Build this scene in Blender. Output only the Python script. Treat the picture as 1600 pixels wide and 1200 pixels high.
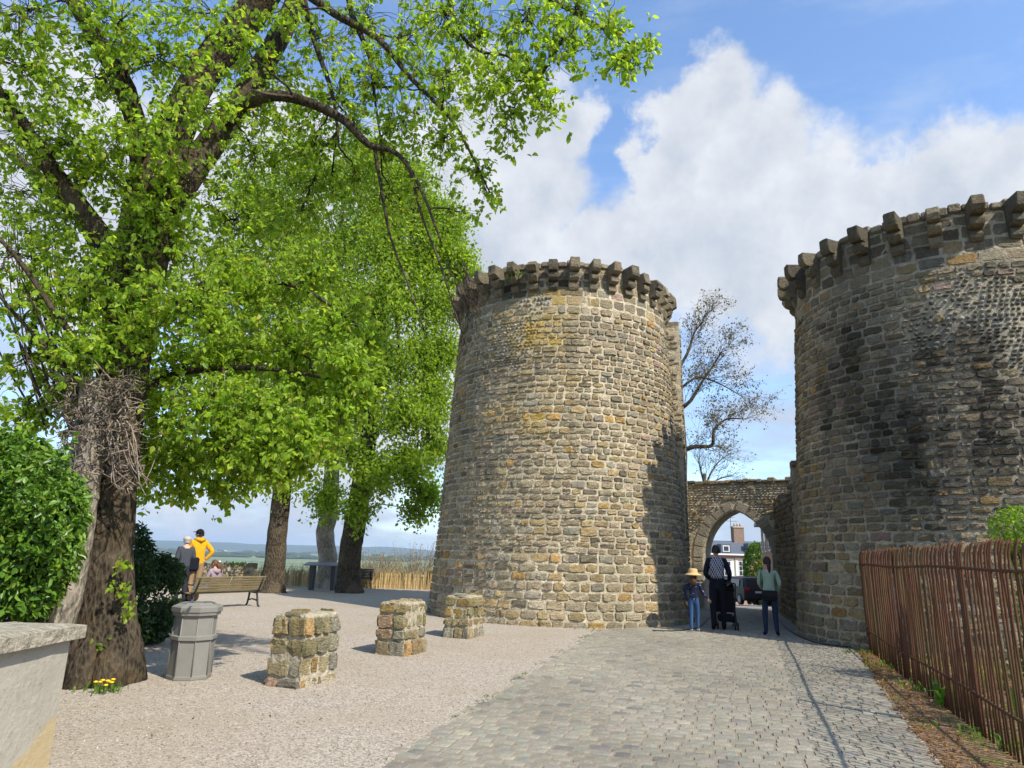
import bpy, bmesh, math, random
import numpy as np
from mathutils import Vector, Matrix, noise as mn

random.seed(7)
NP = np.random.default_rng(7)
scene = bpy.context.scene
for o in list(bpy.data.objects):
    bpy.data.objects.remove(o)
COL = scene.collection

# ------------------------------------------------------------------ camera
F_PX, CAM_H = 1060.0, 1.55
PITCH, ROLL = math.radians(14.1), math.radians(1.6)
CAM_R = Matrix.Rotation(math.pi / 2 + PITCH, 3, 'X') @ Matrix.Rotation(ROLL, 3, 'Z')
cam_data = bpy.data.cameras.new('camera')
cam = bpy.data.objects.new('camera', cam_data)
COL.objects.link(cam)
cam.matrix_world = Matrix.Translation((0, 0, CAM_H)) @ CAM_R.to_4x4()
cam_data.sensor_width = 36.0
cam_data.lens = 36.0 * F_PX / 1600.0
cam_data.clip_start, cam_data.clip_end = 0.05, 60000
scene.camera = cam

# ------------------------------------------------------------------ light
SUN_EL = math.radians(44.5)
SUN_H = Vector((0.70, -0.715, 0)).normalized()
SUN_DIR = (SUN_H * math.cos(SUN_EL) + Vector((0, 0, math.sin(SUN_EL)))).normalized()
sun_data = bpy.data.lights.new('sun', 'SUN')
sun = bpy.data.objects.new('sun', sun_data)
COL.objects.link(sun)
sun.location = (20, -14, 30)
sun_data.energy = 4.7
sun_data.angle = math.radians(0.55)
sun_data.color = (1.0, 0.94, 0.83)
sun.rotation_euler = (-SUN_DIR).to_track_quat('-Z', 'Y').to_euler()
scene.view_settings.view_transform = 'Standard'
scene.view_settings.look = 'None'
scene.view_settings.gamma = 1.0
scene.view_settings.use_curve_mapping = False
scene.view_settings.exposure = 0.45
scene.cycles.max_bounces = 6
scene.cycles.diffuse_bounces = 3
scene.cycles.glossy_bounces = 2
scene.cycles.transmission_bounces = 4
scene.cycles.caustics_reflective = False
scene.cycles.caustics_refractive = False


def ray(px, py):
    return CAM_R @ Vector(((px - 800) / F_PX, (600 - py) / F_PX, -1.0))


def at(px, py, Y):
    r = ray(px, py)
    return Vector((0, 0, CAM_H)) + r * (Y / r.y)


def gp(px, py, z=0.0):
    r = ray(px, py)
    return Vector((0, 0, CAM_H)) + r * ((z - CAM_H) / r.z)


CAM_RN = np.array(CAM_R)


def project(P):
    v = (np.asarray(P, float) - np.array([0, 0, CAM_H])) @ CAM_RN
    d = np.maximum(-v[..., 2], 1e-3)
    return 800 + F_PX * v[..., 0] / d, 600 - F_PX * v[..., 1] / d, -v[..., 2]


# ------------------------------------------------------------------ node helpers
class NT:
    def __init__(self, tree):
        self.t = tree
        self.n = tree.nodes
        self.l = tree.links

    def node(self, kind, **kw):
        nd = self.n.new(kind)
        for k, v in kw.items():
            setattr(nd, k, v)
        return nd

    def put(self, sock, v):
        if hasattr(v, 'links') or isinstance(v, bpy.types.NodeSocket):
            self.l.new(v, sock)
        elif v is not None:
            sock.default_value = v

    def math(self, op, a, b=None, c=None, clamp=False):
        nd = self.node('ShaderNodeMath', operation=op, use_clamp=clamp)
        self.put(nd.inputs[0], a)
        if b is not None: self.put(nd.inputs[1], b)
        if c is not None: self.put(nd.inputs[2], c)
        return nd.outputs[0]

    def vmath(self, op, a, b=None):
        nd = self.node('ShaderNodeVectorMath', operation=op)
        self.put(nd.inputs[0], a)
        if b is not None:
            if op == 'SCALE':
                self.put(nd.inputs['Scale'], b)
            else:
                self.put(nd.inputs[1], b)
        return nd.outputs['Value'] if op in ('LENGTH', 'DISTANCE', 'DOT_PRODUCT') else nd.outputs[0]

    def noise(self, vec, scale, detail=4, rough=0.55, dist=0.0, out='Fac'):
        nd = self.node('ShaderNodeTexNoise')
        if vec is not None: self.l.new(vec, nd.inputs['Vector'])
        nd.inputs['Scale'].default_value = scale
        nd.inputs['Detail'].default_value = detail
        nd.inputs['Roughness'].default_value = rough
        nd.inputs['Distortion'].default_value = dist
        return nd.outputs[out]

    def vor(self, vec, scale, feature='F1', out='Distance'):
        nd = self.node('ShaderNodeTexVoronoi', feature=feature)
        if vec is not None: self.l.new(vec, nd.inputs['Vector'])
        nd.inputs['Scale'].default_value = scale
        return nd.outputs[out]

    def ramp(self, fac, stops, interp='LINEAR'):
        nd = self.node('ShaderNodeValToRGB')
        cr = nd.color_ramp
        cr.interpolation = interp
        while len(cr.elements) < len(stops): cr.elements.new(0.5)
        for e, (p, c) in zip(cr.elements, stops):
            e.position = p
            e.color = (c, c, c, 1) if isinstance(c, (int, float)) else (*c, 1)
        self.l.new(fac, nd.inputs[0])
        return nd.outputs[0]

    def smooth(self, v, a, b):
        nd = self.node('ShaderNodeMapRange', interpolation_type='SMOOTHSTEP')
        self.put(nd.inputs[0], v)
        self.put(nd.inputs[1], a)
        self.put(nd.inputs[2], b)
        return nd.outputs[0]

    def mix(self, fac, a, b, mode='MIX'):
        nd = self.node('ShaderNodeMix', data_type='RGBA', blend_type=mode)
        self.put(nd.inputs['Factor'], fac)
        for s, v in ((nd.inputs[6], a), (nd.inputs[7], b)):
            if isinstance(v, tuple): v = (*v[:3], 1)
            self.put(s, v)
        return nd.outputs[2]

    def scalevec(self, vec, s):
        nd = self.node('ShaderNodeMapping')
        self.l.new(vec, nd.inputs['Vector'])
        nd.inputs['Scale'].default_value = s
        return nd.outputs[0]

    def bump(self, height, strength=0.5, dist=0.02, normal=None):
        nd = self.node('ShaderNodeBump')
        nd.inputs['Strength'].default_value = strength
        nd.inputs['Distance'].default_value = dist
        self.l.new(height, nd.inputs['Height'])
        if normal is not None: self.l.new(normal, nd.inputs['Normal'])
        return nd.outputs[0]


MATS = {}


def material(name):
    m = bpy.data.materials.new(name)
    m.use_nodes = True
    m.node_tree.nodes.clear()
    nt = NT(m.node_tree)
    out = nt.node('ShaderNodeOutputMaterial')
    MATS[name] = m
    return m, nt, out


def principled(nt, out, color, rough=0.7, normal=None, metallic=0.0, spec=0.3):
    b = nt.node('ShaderNodeBsdfPrincipled')
    if isinstance(color, tuple): color = (*color[:3], 1)
    nt.put(b.inputs['Base Color'], color)
    nt.put(b.inputs['Roughness'], rough)
    b.inputs['Metallic'].default_value = metallic
    b.inputs['Specular IOR Level'].default_value = spec
    if normal is not None: nt.l.new(normal, b.inputs['Normal'])
    nt.l.new(b.outputs[0], out.inputs[0])
    return b


def simple(name, color, rough=0.7, metallic=0.0, var=0.25, scale=6.0, bump=0.15, bscale=60.0, spec=0.3):
    """plain material with mottling and fine relief, object coordinates"""
    m, nt, out = material(name)
    tc = nt.node('ShaderNodeTexCoord').outputs['Object']
    n1 = nt.noise(tc, scale, 5)
    lo = tuple(c * (1 - var) for c in color)
    hi = tuple(min(1, c * (1 + var)) for c in color)
    c = nt.mix(n1, lo, hi)
    nb = nt.noise(tc, bscale, 4) if bump else None
    principled(nt, out, c, rough, nt.bump(nb, bump, 0.01) if bump else None, metallic, spec)
    return m


def attr_mat(name, rough=0.85, var=0.35, scale=9.0, bump=0.5, bscale=28.0, bdist=0.02, spec=0.2):
    """colour from the mesh's own 'col' attribute, mottled"""
    m, nt, out = material(name)
    a = nt.node('ShaderNodeAttribute', attribute_name='col').outputs['Color']
    tc = nt.node('ShaderNodeTexCoord').outputs['Object']
    n1 = nt.noise(tc, scale, 6, 0.65)
    n2 = nt.noise(tc, scale * 6, 4, 0.6)
    f = nt.math('ADD', nt.math('MULTIPLY', n1, 0.6), nt.math('MULTIPLY', n2, 0.4))
    g = nt.ramp(f, [(0.28, 1 - var), (0.72, 1 + var)])
    c = nt.mix(1.0, a, g, 'MULTIPLY')
    h = nt.math('ADD', nt.noise(tc, bscale, 6, 0.6), nt.math('MULTIPLY', nt.noise(tc, bscale * 0.3, 3), 1.4))
    principled(nt, out, c, rough, nt.bump(h, bump, bdist), 0, spec)
    return m


def stone_mat(name):
    """broken stone face: mottled, pitted, with cracks"""
    m, nt, out = material(name)
    a = nt.node('ShaderNodeAttribute', attribute_name='col').outputs['Color']
    tc = nt.node('ShaderNodeNewGeometry').outputs['Position']
    n1 = nt.noise(tc, 6.0, 6, 0.7)
    n2 = nt.noise(tc, 26.0, 6, 0.7, 0.6)
    n3 = nt.noise(nt.scalevec(tc, (1, 1, 2.2)), 15.0, 4, 0.6, 1.0)
    g = nt.ramp(nt.math('ADD', nt.math('MULTIPLY', n1, 0.5), nt.math('MULTIPLY', n2, 0.5)), [(0.30, 0.85), (0.50, 1.48), (0.72, 2.1)])
    c = nt.mix(1.0, a, g, 'MULTIPLY')
    pit = nt.ramp(n3, [(0.28, 0.40), (0.40, 1.0)])
    c = nt.mix(1.0, c, pit, 'MULTIPLY')
    h = nt.math('ADD', nt.math('MULTIPLY', n3, 1.4), n2)
    principled(nt, out, c, 0.93, nt.bump(h, 1.0, 0.06), 0, 0.1)
    return m


def leaf_mat(name, trans=0.42, rough=0.5, boost=1.5):
    m, nt, out = material(name)
    a = nt.node('ShaderNodeAttribute', attribute_name='col').outputs['Color']
    b = nt.node('ShaderNodeBsdfPrincipled')
    nt.l.new(a, b.inputs['Base Color'])
    b.inputs['Roughness'].default_value = rough
    b.inputs['Specular IOR Level'].default_value = 0.35
    t = nt.node('ShaderNodeBsdfTranslucent')
    tcol = nt.mix(1.0, a, (boost * 1.1, boost * 1.05, boost * 0.5), 'MULTIPLY')
    nt.l.new(tcol, t.inputs['Color'])
    mx = nt.node('ShaderNodeMixShader')
    mx.inputs[0].default_value = trans
    nt.l.new(b.outputs[0], mx.inputs[1])
    nt.l.new(t.outputs[0], mx.inputs[2])
    nt.l.new(mx.outputs[0], out.inputs[0])
    return m


# ------------------------------------------------------------------ mesh helpers
class MB:
    """collects geometry and links it as ONE mesh object"""

    def __init__(self):
        self.V, self.L, self.S, self.C, self.M, self.SM = [], [], [], [], [], []
        self.n = 0

    def add(self, V, faces, col=(0.5, 0.5, 0.5), mat=0, smooth=False):
        V = np.asarray(V, float).reshape(-1, 3)
        nf = 0
        if isinstance(faces, np.ndarray):
            self.L.append((faces + self.n).ravel())
            self.S.append(np.full(len(faces), faces.shape[1]))
            nf = len(faces)
        else:
            for f in faces:
                self.L.append(np.array(f) + self.n)
                self.S.append(np.array([len(f)]))
            nf = len(faces)
        col = np.asarray(col, float)
        if col.ndim == 1: col = np.tile(col[:3], (len(V), 1))
        self.C.append(col[:, :3])
        self.V.append(V)
        self.M.append(np.full(nf, mat))
        self.SM.append(np.full(nf, smooth))
        self.n += len(V)
        return self

    def box(self, c, s, rot=0.0, col=(.5, .5, .5), mat=0, M=None, taper=1.0):
        """box centre c, full size s, rotated about z; taper scales the top"""
        x, y, z = s[0] / 2, s[1] / 2, s[2] / 2
        V = np.array([[-x, -y, -z], [x, -y, -z], [x, y, -z], [-x, y, -z],
                      [-x * taper, -y * taper, z], [x * taper, -y * taper, z], [x * taper, y * taper, z], [-x * taper, y * taper, z]])
        if rot:
            cr, sr = math.cos(rot), math.sin(rot)
            V = V @ np.array([[cr, sr, 0], [-sr, cr, 0], [0, 0, 1]])
        if M is not None: V = V @ np.array(M.to_3x3()).T
        V = V + np.array(c)
        return self.add(V, np.array([[0, 3, 2, 1], [4, 5, 6, 7], [0, 1, 5, 4], [1, 2, 6, 5], [2, 3, 7, 6], [3, 0, 4, 7]]), col, mat)

    def bbox(self, c, s, b=0.01, rot=0.0, col=(.5, .5, .5), mat=0, M=None):
        """bevelled box"""
        x, y, z = s[0] / 2, s[1] / 2, s[2] / 2
        b = min(b, x * .9, y * .9, z * .9)
        V = []
        for k, (zz, ins) in enumerate(((-z, b), (-z + b, 0), (z - b, 0), (z, b))):
            xi, yi = x - ins, y - ins
            q = b * 0.7 if ins == 0 else b * 0.4
            V += [[-xi + q, -yi, zz], [xi - q, -yi, zz], [xi, -yi + q, zz], [xi, yi - q, zz], [xi - q, yi, zz], [-xi + q, yi, zz], [-xi, yi - q, zz], [-xi, -yi + q, zz]]
        V = np.array(V)
        if rot:
            cr, sr = math.cos(rot), math.sin(rot)
            V = V @ np.array([[cr, sr, 0], [-sr, cr, 0], [0, 0, 1]])
        if M is not None: V = V @ np.array(M.to_3x3()).T
        V = V + np.array(c)
        f = [list(range(7, -1, -1)), list(range(24, 32))]
        for k in range(3):
            for i in range(8):
                j = (i + 1) % 8
                f.append([k * 8 + i, k * 8 + j, k * 8 + 8 + j, k * 8 + 8 + i])
        return self.add(V, f, col, mat)

    def tube(self, P, R, n=8, col=(.5, .5, .5), mat=0, cap=True, smooth=True, flat=None, jit=0.0):
        P = np.asarray([tuple(p) for p in P], float)
        k = len(P)
        R = np.full(k, R) if np.isscalar(R) else np.asarray(R, float)
        T = np.gradient(P, axis=0)
        T /= np.linalg.norm(T, axis=1)[:, None] + 1e-9
        up = np.array([0, 0, 1.0]) if abs(T[0][2]) < 0.9 else np.array([1.0, 0, 0])
        V = []
        a = np.arange(n) * 2 * math.pi / n
        for i in range(k):
            x = np.cross(up, T[i]); x /= np.linalg.norm(x) + 1e-9
            y = np.cross(T[i], x)
            up = y
            rr = R[i] * (1 + (NP.uniform(-jit, jit, n) if jit else 0))
            V.append(P[i] + (np.cos(a) * rr)[:, None] * x + (np.sin(a) * rr * (flat if flat else 1))[:, None] * y)
        V = np.concatenate(V)
        i = np.arange(n); j = (i + 1) % n
        Fq = np.concatenate([np.stack([r * n + i, r * n + j, r * n + n + j, r * n + n + i], 1) for r in range(k - 1)])
        self.add(V, Fq, col, mat, smooth)
        if cap:
            base = self.n - len(V)
            self.L += [np.arange(n)[::-1] + base, np.arange(n) + base + (k - 1) * n]
            self.S += [np.array([n]), np.array([n])]
            self.M.append(np.full(2, mat)); self.SM.append(np.full(2, False))
        return self

    def lathe(self, prof, n=24, c=(0, 0, 0), col=(.5, .5, .5), mat=0, smooth=True, a0=0.0, sx=1.0, sy=1.0):
        prof = np.asarray(prof, float)
        a = a0 + np.arange(n) * 2 * math.pi / n
        V = np.concatenate([np.stack([r * np.cos(a) * sx, r * np.sin(a) * sy, np.full(n, z)], 1) for r, z in prof]) + np.array(c)
        i = np.arange(n); j = (i + 1) % n
        k = len(prof)
        Fq = np.concatenate([np.stack([r * n + i, r * n + j, r * n + n + j, r * n + n + i], 1) for r in range(k - 1)])
        self.add(V, Fq, col, mat, smooth)
        base = self.n - len(V)
        self.L += [np.arange(n)[::-1] + base, np.arange(n) + base + (k - 1) * n]
        self.S += [np.array([n]), np.array([n])]
        self.M.append(np.full(2, mat)); self.SM.append(np.full(2, False))
        return self

    def ell(self, c, r, n=12, m=8, col=(.5, .5, .5), mat=0, M=None, smooth=True):
        """ellipsoid"""
        th = np.linspace(0, math.pi, m + 1)[1:-1]
        ph = np.arange(n) * 2 * math.pi / n
        V = [[0, 0, 1]] + [[math.sin(t) * math.cos(p), math.sin(t) * math.sin(p), math.cos(t)] for t in th for p in ph] + [[0, 0, -1]]
        V = np.array(V) * np.array(r)
        if M is not None: V = V @ np.array(M.to_3x3()).T
        V = V + np.array(c)
        f = []
        k = len(th)
        for i in range(n):
            j = (i + 1) % n
            f.append([0, 1 + i, 1 + j])
            for q in range(k - 1):
                f.append([1 + q * n + i, 1 + (q + 1) * n + i, 1 + (q + 1) * n + j, 1 + q * n + j])
            f.append([len(V) - 1, 1 + (k - 1) * n + j, 1 + (k - 1) * n + i])
        return self.add(V, f, col, mat, smooth)

    def prism(self, poly, axis_vec, col=(.5, .5, .5), mat=0):
        """extrude a closed 3D polygon along a vector"""
        P = np.asarray([tuple(p) for p in poly], float)
        n = len(P)
        V = np.concatenate([P, P + np.array(axis_vec)])
        f = [list(range(n))[::-1], list(range(n, 2 * n))]
        for i in range(n):
            j = (i + 1) % n
            f.append([i, j, n + j, n + i])
        return self.add(V, f, col, mat)

    def mesh(self, name, mats):
        me = bpy.data.meshes.new(name)
        V = np.concatenate(self.V) if self.V else np.zeros((0, 3))
        L = np.concatenate(self.L).astype(np.int32)
        S = np.concatenate(self.S).astype(np.int32)
        me.vertices.add(len(V)); me.vertices.foreach_set('co', V.ravel())
        me.loops.add(len(L)); me.loops.foreach_set('vertex_index', L)
        me.polygons.add(len(S))
        me.polygons.foreach_set('loop_start', np.concatenate([[0], np.cumsum(S)[:-1]]).astype(np.int32))
        me.polygons.foreach_set('material_index', np.concatenate(self.M).astype(np.int32))
        me.polygons.foreach_set('use_smooth', np.concatenate(self.SM).astype(bool))
        me.update(calc_edges=True)
        ca = me.attributes.new('col', 'FLOAT_COLOR', 'POINT')
        C = np.concatenate(self.C)
        ca.data.foreach_set('color', np.concatenate([C, np.ones((len(C), 1))], 1).ravel().astype(np.float32))
        for m in (mats if isinstance(mats, (list, tuple)) else [mats]):
            me.materials.append(MATS[m] if isinstance(m, str) else m)
        return me

    def build(self, name, mats, parent=None, loc=None, rotz=0.0, kind=None):
        o = bpy.data.objects.new(name, self.mesh(name, mats))
        COL.objects.link(o)
        if parent is not None: o.parent = parent
        if loc is not None: o.location = loc
        if rotz: o.rotation_euler = (0, 0, rotz)
        if kind: o['kind'] = kind
        return o


def tag(o, label, cat, group=None):
    o['label'] = label
    o['category'] = cat
    if group: o['group'] = group
    return o


def thing(name, label, cat, loc=(0, 0, 0), rotz=0.0, group=None):
    o = bpy.data.objects.new(name, None)
    COL.objects.link(o)
    o.empty_display_size = 0.2
    o.location = loc
    o.rotation_euler = (0, 0, rotz)
    return tag(o, label, cat, group)


def structure(o):
    o['kind'] = 'structure'
    return o


def fbm(x, y, z=0.0, oct=4):
    return mn.fractal(Vector((x, y, z)), 1.0, 2.0, oct)


# ------------------------------------------------------------------ masonry
UN = np.array([0, .055, .35, .65, .945, 1.0])
VN = np.array([0, .10, .5, .90, 1.0])
GU, GV = np.meshgrid(UN, VN)           # rows = v
GU, GV = GU.ravel(), GV.ravel()
NUQ, NVQ = len(UN), len(VN)
QUADS = np.array([[j * NUQ + i, j * NUQ + i + 1, (j + 1) * NUQ + i + 1, (j + 1) * NUQ + i] for j in range(NVQ - 1) for i in range(NUQ - 1)])
RING = np.minimum(np.minimum(np.round(np.arange(NUQ)), NUQ - 1 - np.arange(NUQ))[None, :], np.minimum(np.arange(NVQ), NVQ - 1 - np.arange(NVQ))[:, None]).ravel()


def stone_patch(mapf, s0, s1, z0, z1, bulge, rough, rnd=0.07, sink=0.015, jit=.19):
    """one stone as a bulging rough patch whose rim is sunk in the mortar"""
    a, b = 2 * GU - 1, 2 * GV - 1
    k = rnd * NP.uniform(0.4, 1.5)
    a2, b2 = a * (1 - k * b * b), b * (1 - k * 1.4 * a * a)
    w, h = (s1 - s0) / 2, (z1 - z0) / 2
    j = jit * min(w, h)
    # shared wobble so that the outline is uneven
    a2 = a2 * w + NP.uniform(-j, j, len(a)) * (RING < 2)
    b2 = b2 * h + NP.uniform(-j, j, len(a)) * (RING < 2)
    tilt = NP.uniform(-0.25, 0.25, 2)
    d = np.where(RING == 0, -sink, np.where(RING == 1, bulge * 0.9, bulge)) * 1.0
    d = d + np.where(RING > 0, NP.uniform(-rough, rough, len(a)) + bulge * (tilt[0] * a + tilt[1] * b), 0)
    P, N = mapf((s0 + s1) / 2 + a2, (z0 + z1) / 2 + b2)
    return P + N * d[:, None]


def pebble_patch(mapf, s0, s1, z0, z1, bulge):
    a, b = 2 * GU - 1, 2 * GV - 1
    a2 = a * np.sqrt(np.maximum(0, 1 - b * b / 2)); b2 = b * np.sqrt(np.maximum(0, 1 - a * a / 2))
    r2 = np.clip(a2 * a2 + b2 * b2, 0, 1)
    d = bulge * (np.sqrt(np.maximum(0, 1 - r2)) * 1.3 - 0.3)
    P, N = mapf((s0 + s1) / 2 + a2 * (s1 - s0) / 2, (z0 + z1) / 2 + b2 * (z1 - z0) / 2)
    return P + N * d[:, None]


def pick(pal, v=.2):
    w = [p[0] for p in pal]
    c = np.array(random.choices([p[1] for p in pal], w)[0])
    return c * NP.uniform(1 - v, 1 + v) * (1 + NP.uniform(-0.025, 0.025, 3))


STONE_PAL = [(7, (.275, .22, .138)), (6, (.245, .203, .133)), (2.8, (.31, .232, .12)), (2.0, (.235, .21, .155)), (.3, (.31, .215, .165)), (2.4, (.165, .138, .095)), (1.2, (.34, .285, .195)), (.45, (.36, .23, .09))]
MORTAR = (.48, .41, .285)


def lay(mapf, S, courses, cw, pal, joint, bulge, rough, skip=None, tint=None, pebble=None, s_off=0.0, fill=False):
    """lays courses of stones; returns [(verts, colour)]"""
    out = []
    for (z0, z1, style) in courses:
        s = s_off + NP.uniform(-0.3, 0.0)
        ws = None
        if fill:                      # courses that end flush at both ends
            s = s_off
            ws = []
            while sum(ws) < S - cw[0] * .5: ws.append(NP.uniform(*cw))
            ws = [w * S / sum(ws) for w in ws]
        while s < S + s_off - 1e-6:
            if ws is not None:
                if not ws: break
                w = ws.pop()
            elif style == 'ashlar': w = NP.uniform(.38, .62)
            else:
                w = NP.uniform(*cw) * (0.75 + 0.5 * (z1 - z0) / 0.17)
            jz = NP.uniform(-.35, .35) * joint
            sm, zm = s + w / 2, (z0 + z1) / 2
            if skip is None or not skip(sm, zm, w, z1 - z0):
                if pebble is not None and pebble(sm, zm):
                    # flint nodules in place of a block
                    n = max(2, int(w / 0.10)); m = 2 if (z1 - z0) > .13 else 1
                    for q in range(n):
                        for r in range(m):
                            if NP.uniform() < .14: continue
                            cs = s + w * (q + .5 + NP.uniform(-.15, .15) + .25 * r) / n
                            cz = z0 + (z1 - z0) * (r + .5 + NP.uniform(-.12, .12)) / m
                            hw, hz = w / n * NP.uniform(.32, .5), (z1 - z0) / m * NP.uniform(.28, .44)
                            c = pick([(3, (.30, .28, .23)), (3, (.24, .19, .12)), (2, (.17, .155, .13)), (1.4, (.40, .38, .34))])
                            P = pebble_patch(mapf, cs - hw, cs + hw, cz - hz, cz + hz, NP.uniform(.03, .06))
                            out.append((P, c if tint is None else tint(sm, zm, c)))
                else:
                    f = (0.25 if style == 'ashlar' else 1.0)
                    P = stone_patch(mapf, s + joint / 2, s + w - joint / 2, z0 + joint / 2 + jz, z1 - joint / 2 + jz, bulge * f * NP.uniform(.6, 1.3), rough * f, 0.10 * f)
                    c = pick(pal)
                    out.append((P, c if tint is None else tint(sm, zm, c)))
            s += w
    return out


def courses_between(z0, z1, lo, hi, style='rubble'):
    out = []
    z = z0
    while z < z1 - 0.02:
        h = min(random.uniform(lo, hi), z1 - z)
        if z1 - z - h < 0.06: h = z1 - z
        out.append((z, z + h, style))
        z += h
    return out


def place_stones(stones, root, name, mat, restname, maxn=300, origin=None):
    """largest-looking ones become parts of their own, the rest one part"""
    org = np.array(origin if origin is not None else root.location)
    sc = []
    for i, (P, c) in enumerate(stones):
        u, v, d = project(P)
        A = 0.0
        if d.min() > 0.3:
            q = np.stack([u, v], 1)[[0, NUQ - 1, NUQ * NVQ - 1, NUQ * (NVQ - 1)]]
            A = 0.5 * ((q[2, 0] - q[0, 0]) * (q[3, 1] - q[1, 1]) - (q[3, 0] - q[1, 0]) * (q[2, 1] - q[0, 1]))
            A = -A        # front facing gives positive
            if u.mean() < 5 or u.mean() > 1595 or v.mean() < 5 or v.mean() > 1195: A = 0
        sc.append(A)
    order = np.argsort(-np.abs(np.array(sc)) * (np.array(sc) > 0))
    chosen = set(int(i) for i in order[:maxn] if sc[i] > 40)
    rest = MB()
    for i, (P, c) in enumerate(stones):
        if i in chosen:
            ctr = P.mean(0)
            mb = MB().add(P - ctr, QUADS, c, 0, False)
            mb.build(name, mat, root, loc=tuple(ctr - org))
        else:
            rest.add(P - org, QUADS, c, 0, False)
    if rest.n:
        rest.build(restname, mat, root, kind='stuff')
    return len(chosen)
# ------------------------------------------------------------------ sky
world = bpy.data.worlds.new('World')
scene.world = world
world.use_nodes = True
wt = NT(world.node_tree)
wt.n.clear()
w_out = wt.node('ShaderNodeOutputWorld')
w_bg = wt.node('ShaderNodeBackground')
w_bg.inputs['Strength'].default_value = 0.12
sky = wt.node('ShaderNodeTexSky', sky_type='NISHITA', sun_disc=False)
sky.sun_elevation = SUN_EL
sky.sun_rotation = math.atan2(SUN_H.x, SUN_H.y)
sky.altitude = 30
sky.air_density = 1.0
sky.dust_density = 0.6
sky.ozone_density = 1.6
d_raw = wt.node('ShaderNodeTexCoord').outputs['Generated']
dvec = wt.vmath('NORMALIZE', d_raw)
sep = wt.node('ShaderNodeSeparateXYZ')
wt.l.new(dvec, sep.inputs[0])
elev = sep.outputs['Z']
warp = wt.vmath('SUBTRACT', wt.noise(dvec, 4.5, 8, 0.62, out='Color'), (0.5, 0.5, 0.5))
warp2 = wt.vmath('SUBTRACT', wt.noise(dvec, 17.0, 6, 0.62, out='Color'), (0.5, 0.5, 0.5))
dw = wt.vmath('ADD', wt.vmath('ADD', dvec, wt.vmath('SCALE', warp, 0.17)), wt.vmath('SCALE', warp2, 0.05))
# cumulus heaps (direction, angular size): those in view and more of the same all round
heaps = []
for px, py, rp in [(1085, 200, 95), (1165, 265, 100), (1065, 300, 95), (1130, 380, 160), (960, 420, 130), (840, 300, 105), (880, 200, 60),
                   (800, 200, 110), (1350, 310, 70), (1440, 300, 70), (1550, 290, 80), (1500, 380, 170), (1320, 420, 190), (700, 420, 260),
                   (420, 300, 170), (180, 330, 200), (30, 180, 150), (1780, 330, 160), (520, 620, 200)]:
    heaps.append((ray(px, py).normalized(), rp / F_PX))
field = wt.math('MULTIPLY_ADD', wt.noise(dw, 2.6, 3, 0.5), 5.0, -3.15)   # the same broken cumulus all round
for c, r in heaps:
    q = wt.math('SUBTRACT', 1.0, wt.math('DIVIDE', wt.vmath('DISTANCE', dw, tuple(c)), r))
    field = q if field is None else wt.math('MAXIMUM', field, q)
puff = wt.noise(dvec, 9.0, 9, 0.6)
dens = wt.math('ADD', field, wt.math('MULTIPLY', wt.math('SUBTRACT', puff, 0.5), 1.0))
cum = wt.smooth(dens, -0.04, 0.30)
# soft layer low over the horizon, broken by bluer lanes
strat_v = wt.scalevec(dvec, (2.0, 2.0, 7.0))
sn = wt.noise(strat_v, 1.6, 7, 0.55)
low = wt.math('SUBTRACT', 1.0, wt.smooth(elev, 0.16, 0.50))
strat = wt.math('MULTIPLY', low, wt.smooth(sn, 0.33, 0.62))
wisp = wt.math('MULTIPLY', wt.smooth(wt.noise(wt.scalevec(dvec, (2.0, 5.0, 9.0)), 2.2, 8, 0.6), 0.45, 0.85), 0.38)
# light and shade in the heaps: density towards the sun against density here
sunward = wt.vmath('ADD', dvec, tuple(SUN_DIR * 0.05 + Vector((0, 0, 0.03))))
puff2 = wt.noise(sunward, 9.0, 6, 0.6)
lit = wt.math('ADD', wt.math('MULTIPLY', wt.math('SUBTRACT', puff, puff2), 2.2), 0.62)
core = wt.smooth(dens, 0.25, 1.0)
lit = wt.math('SUBTRACT', lit, wt.math('MULTIPLY', core, 0.42), None, True)
ccol = wt.mix(lit, (3.7, 4.05, 4.6), (5.5, 5.65, 5.9))
lcol = wt.mix(wt.smooth(sn, 0.4, 0.75), (2.7, 3.4, 4.7), (4.3, 4.7, 5.3))
blue = wt.mix(1.0, sky.outputs[0], (1.55, 1.7, 1.85), 'MULTIPLY')
c0 = wt.mix(wisp, blue, (4.2, 4.8, 5.8))
c1 = wt.mix(strat, c0, lcol)
c2 = wt.mix(wt.math('MULTIPLY', cum, 0.96), c1, ccol)
# below the horizon: dull ground tone
below = wt.smooth(elev, -0.02, -0.10)
wt.l.new(wt.mix(below, c2, (1.6, 1.6, 1.3)), w_bg.inputs['Color'])
wt.l.new(w_bg.outputs[0], w_out.inputs[0])

# ------------------------------------------------------------------ materials
attr_mat('masonry', 0.92, 0.55, 8.0, 0.9, 24.0, 0.04)
stone_mat('stone_face')
attr_mat('sett_stone', 0.85, 0.3, 9.0, 0.4, 40.0, 0.010, 0.15)
attr_mat('painted', 0.6, 0.10, 8.0, 0.1, 60.0, 0.004, 0.3)
attr_mat('cloth', 0.9, 0.16, 14.0, 0.4, 45.0, 0.008, 0.1)
attr_mat('plaster', 0.9, 0.16, 5.0, 0.4, 40.0, 0.008, 0.1)
leaf_mat('leaf', 0.55, 0.5, 1.9)
leaf_mat('hedge_leaf', 0.28, 0.38, 1.4)


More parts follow.
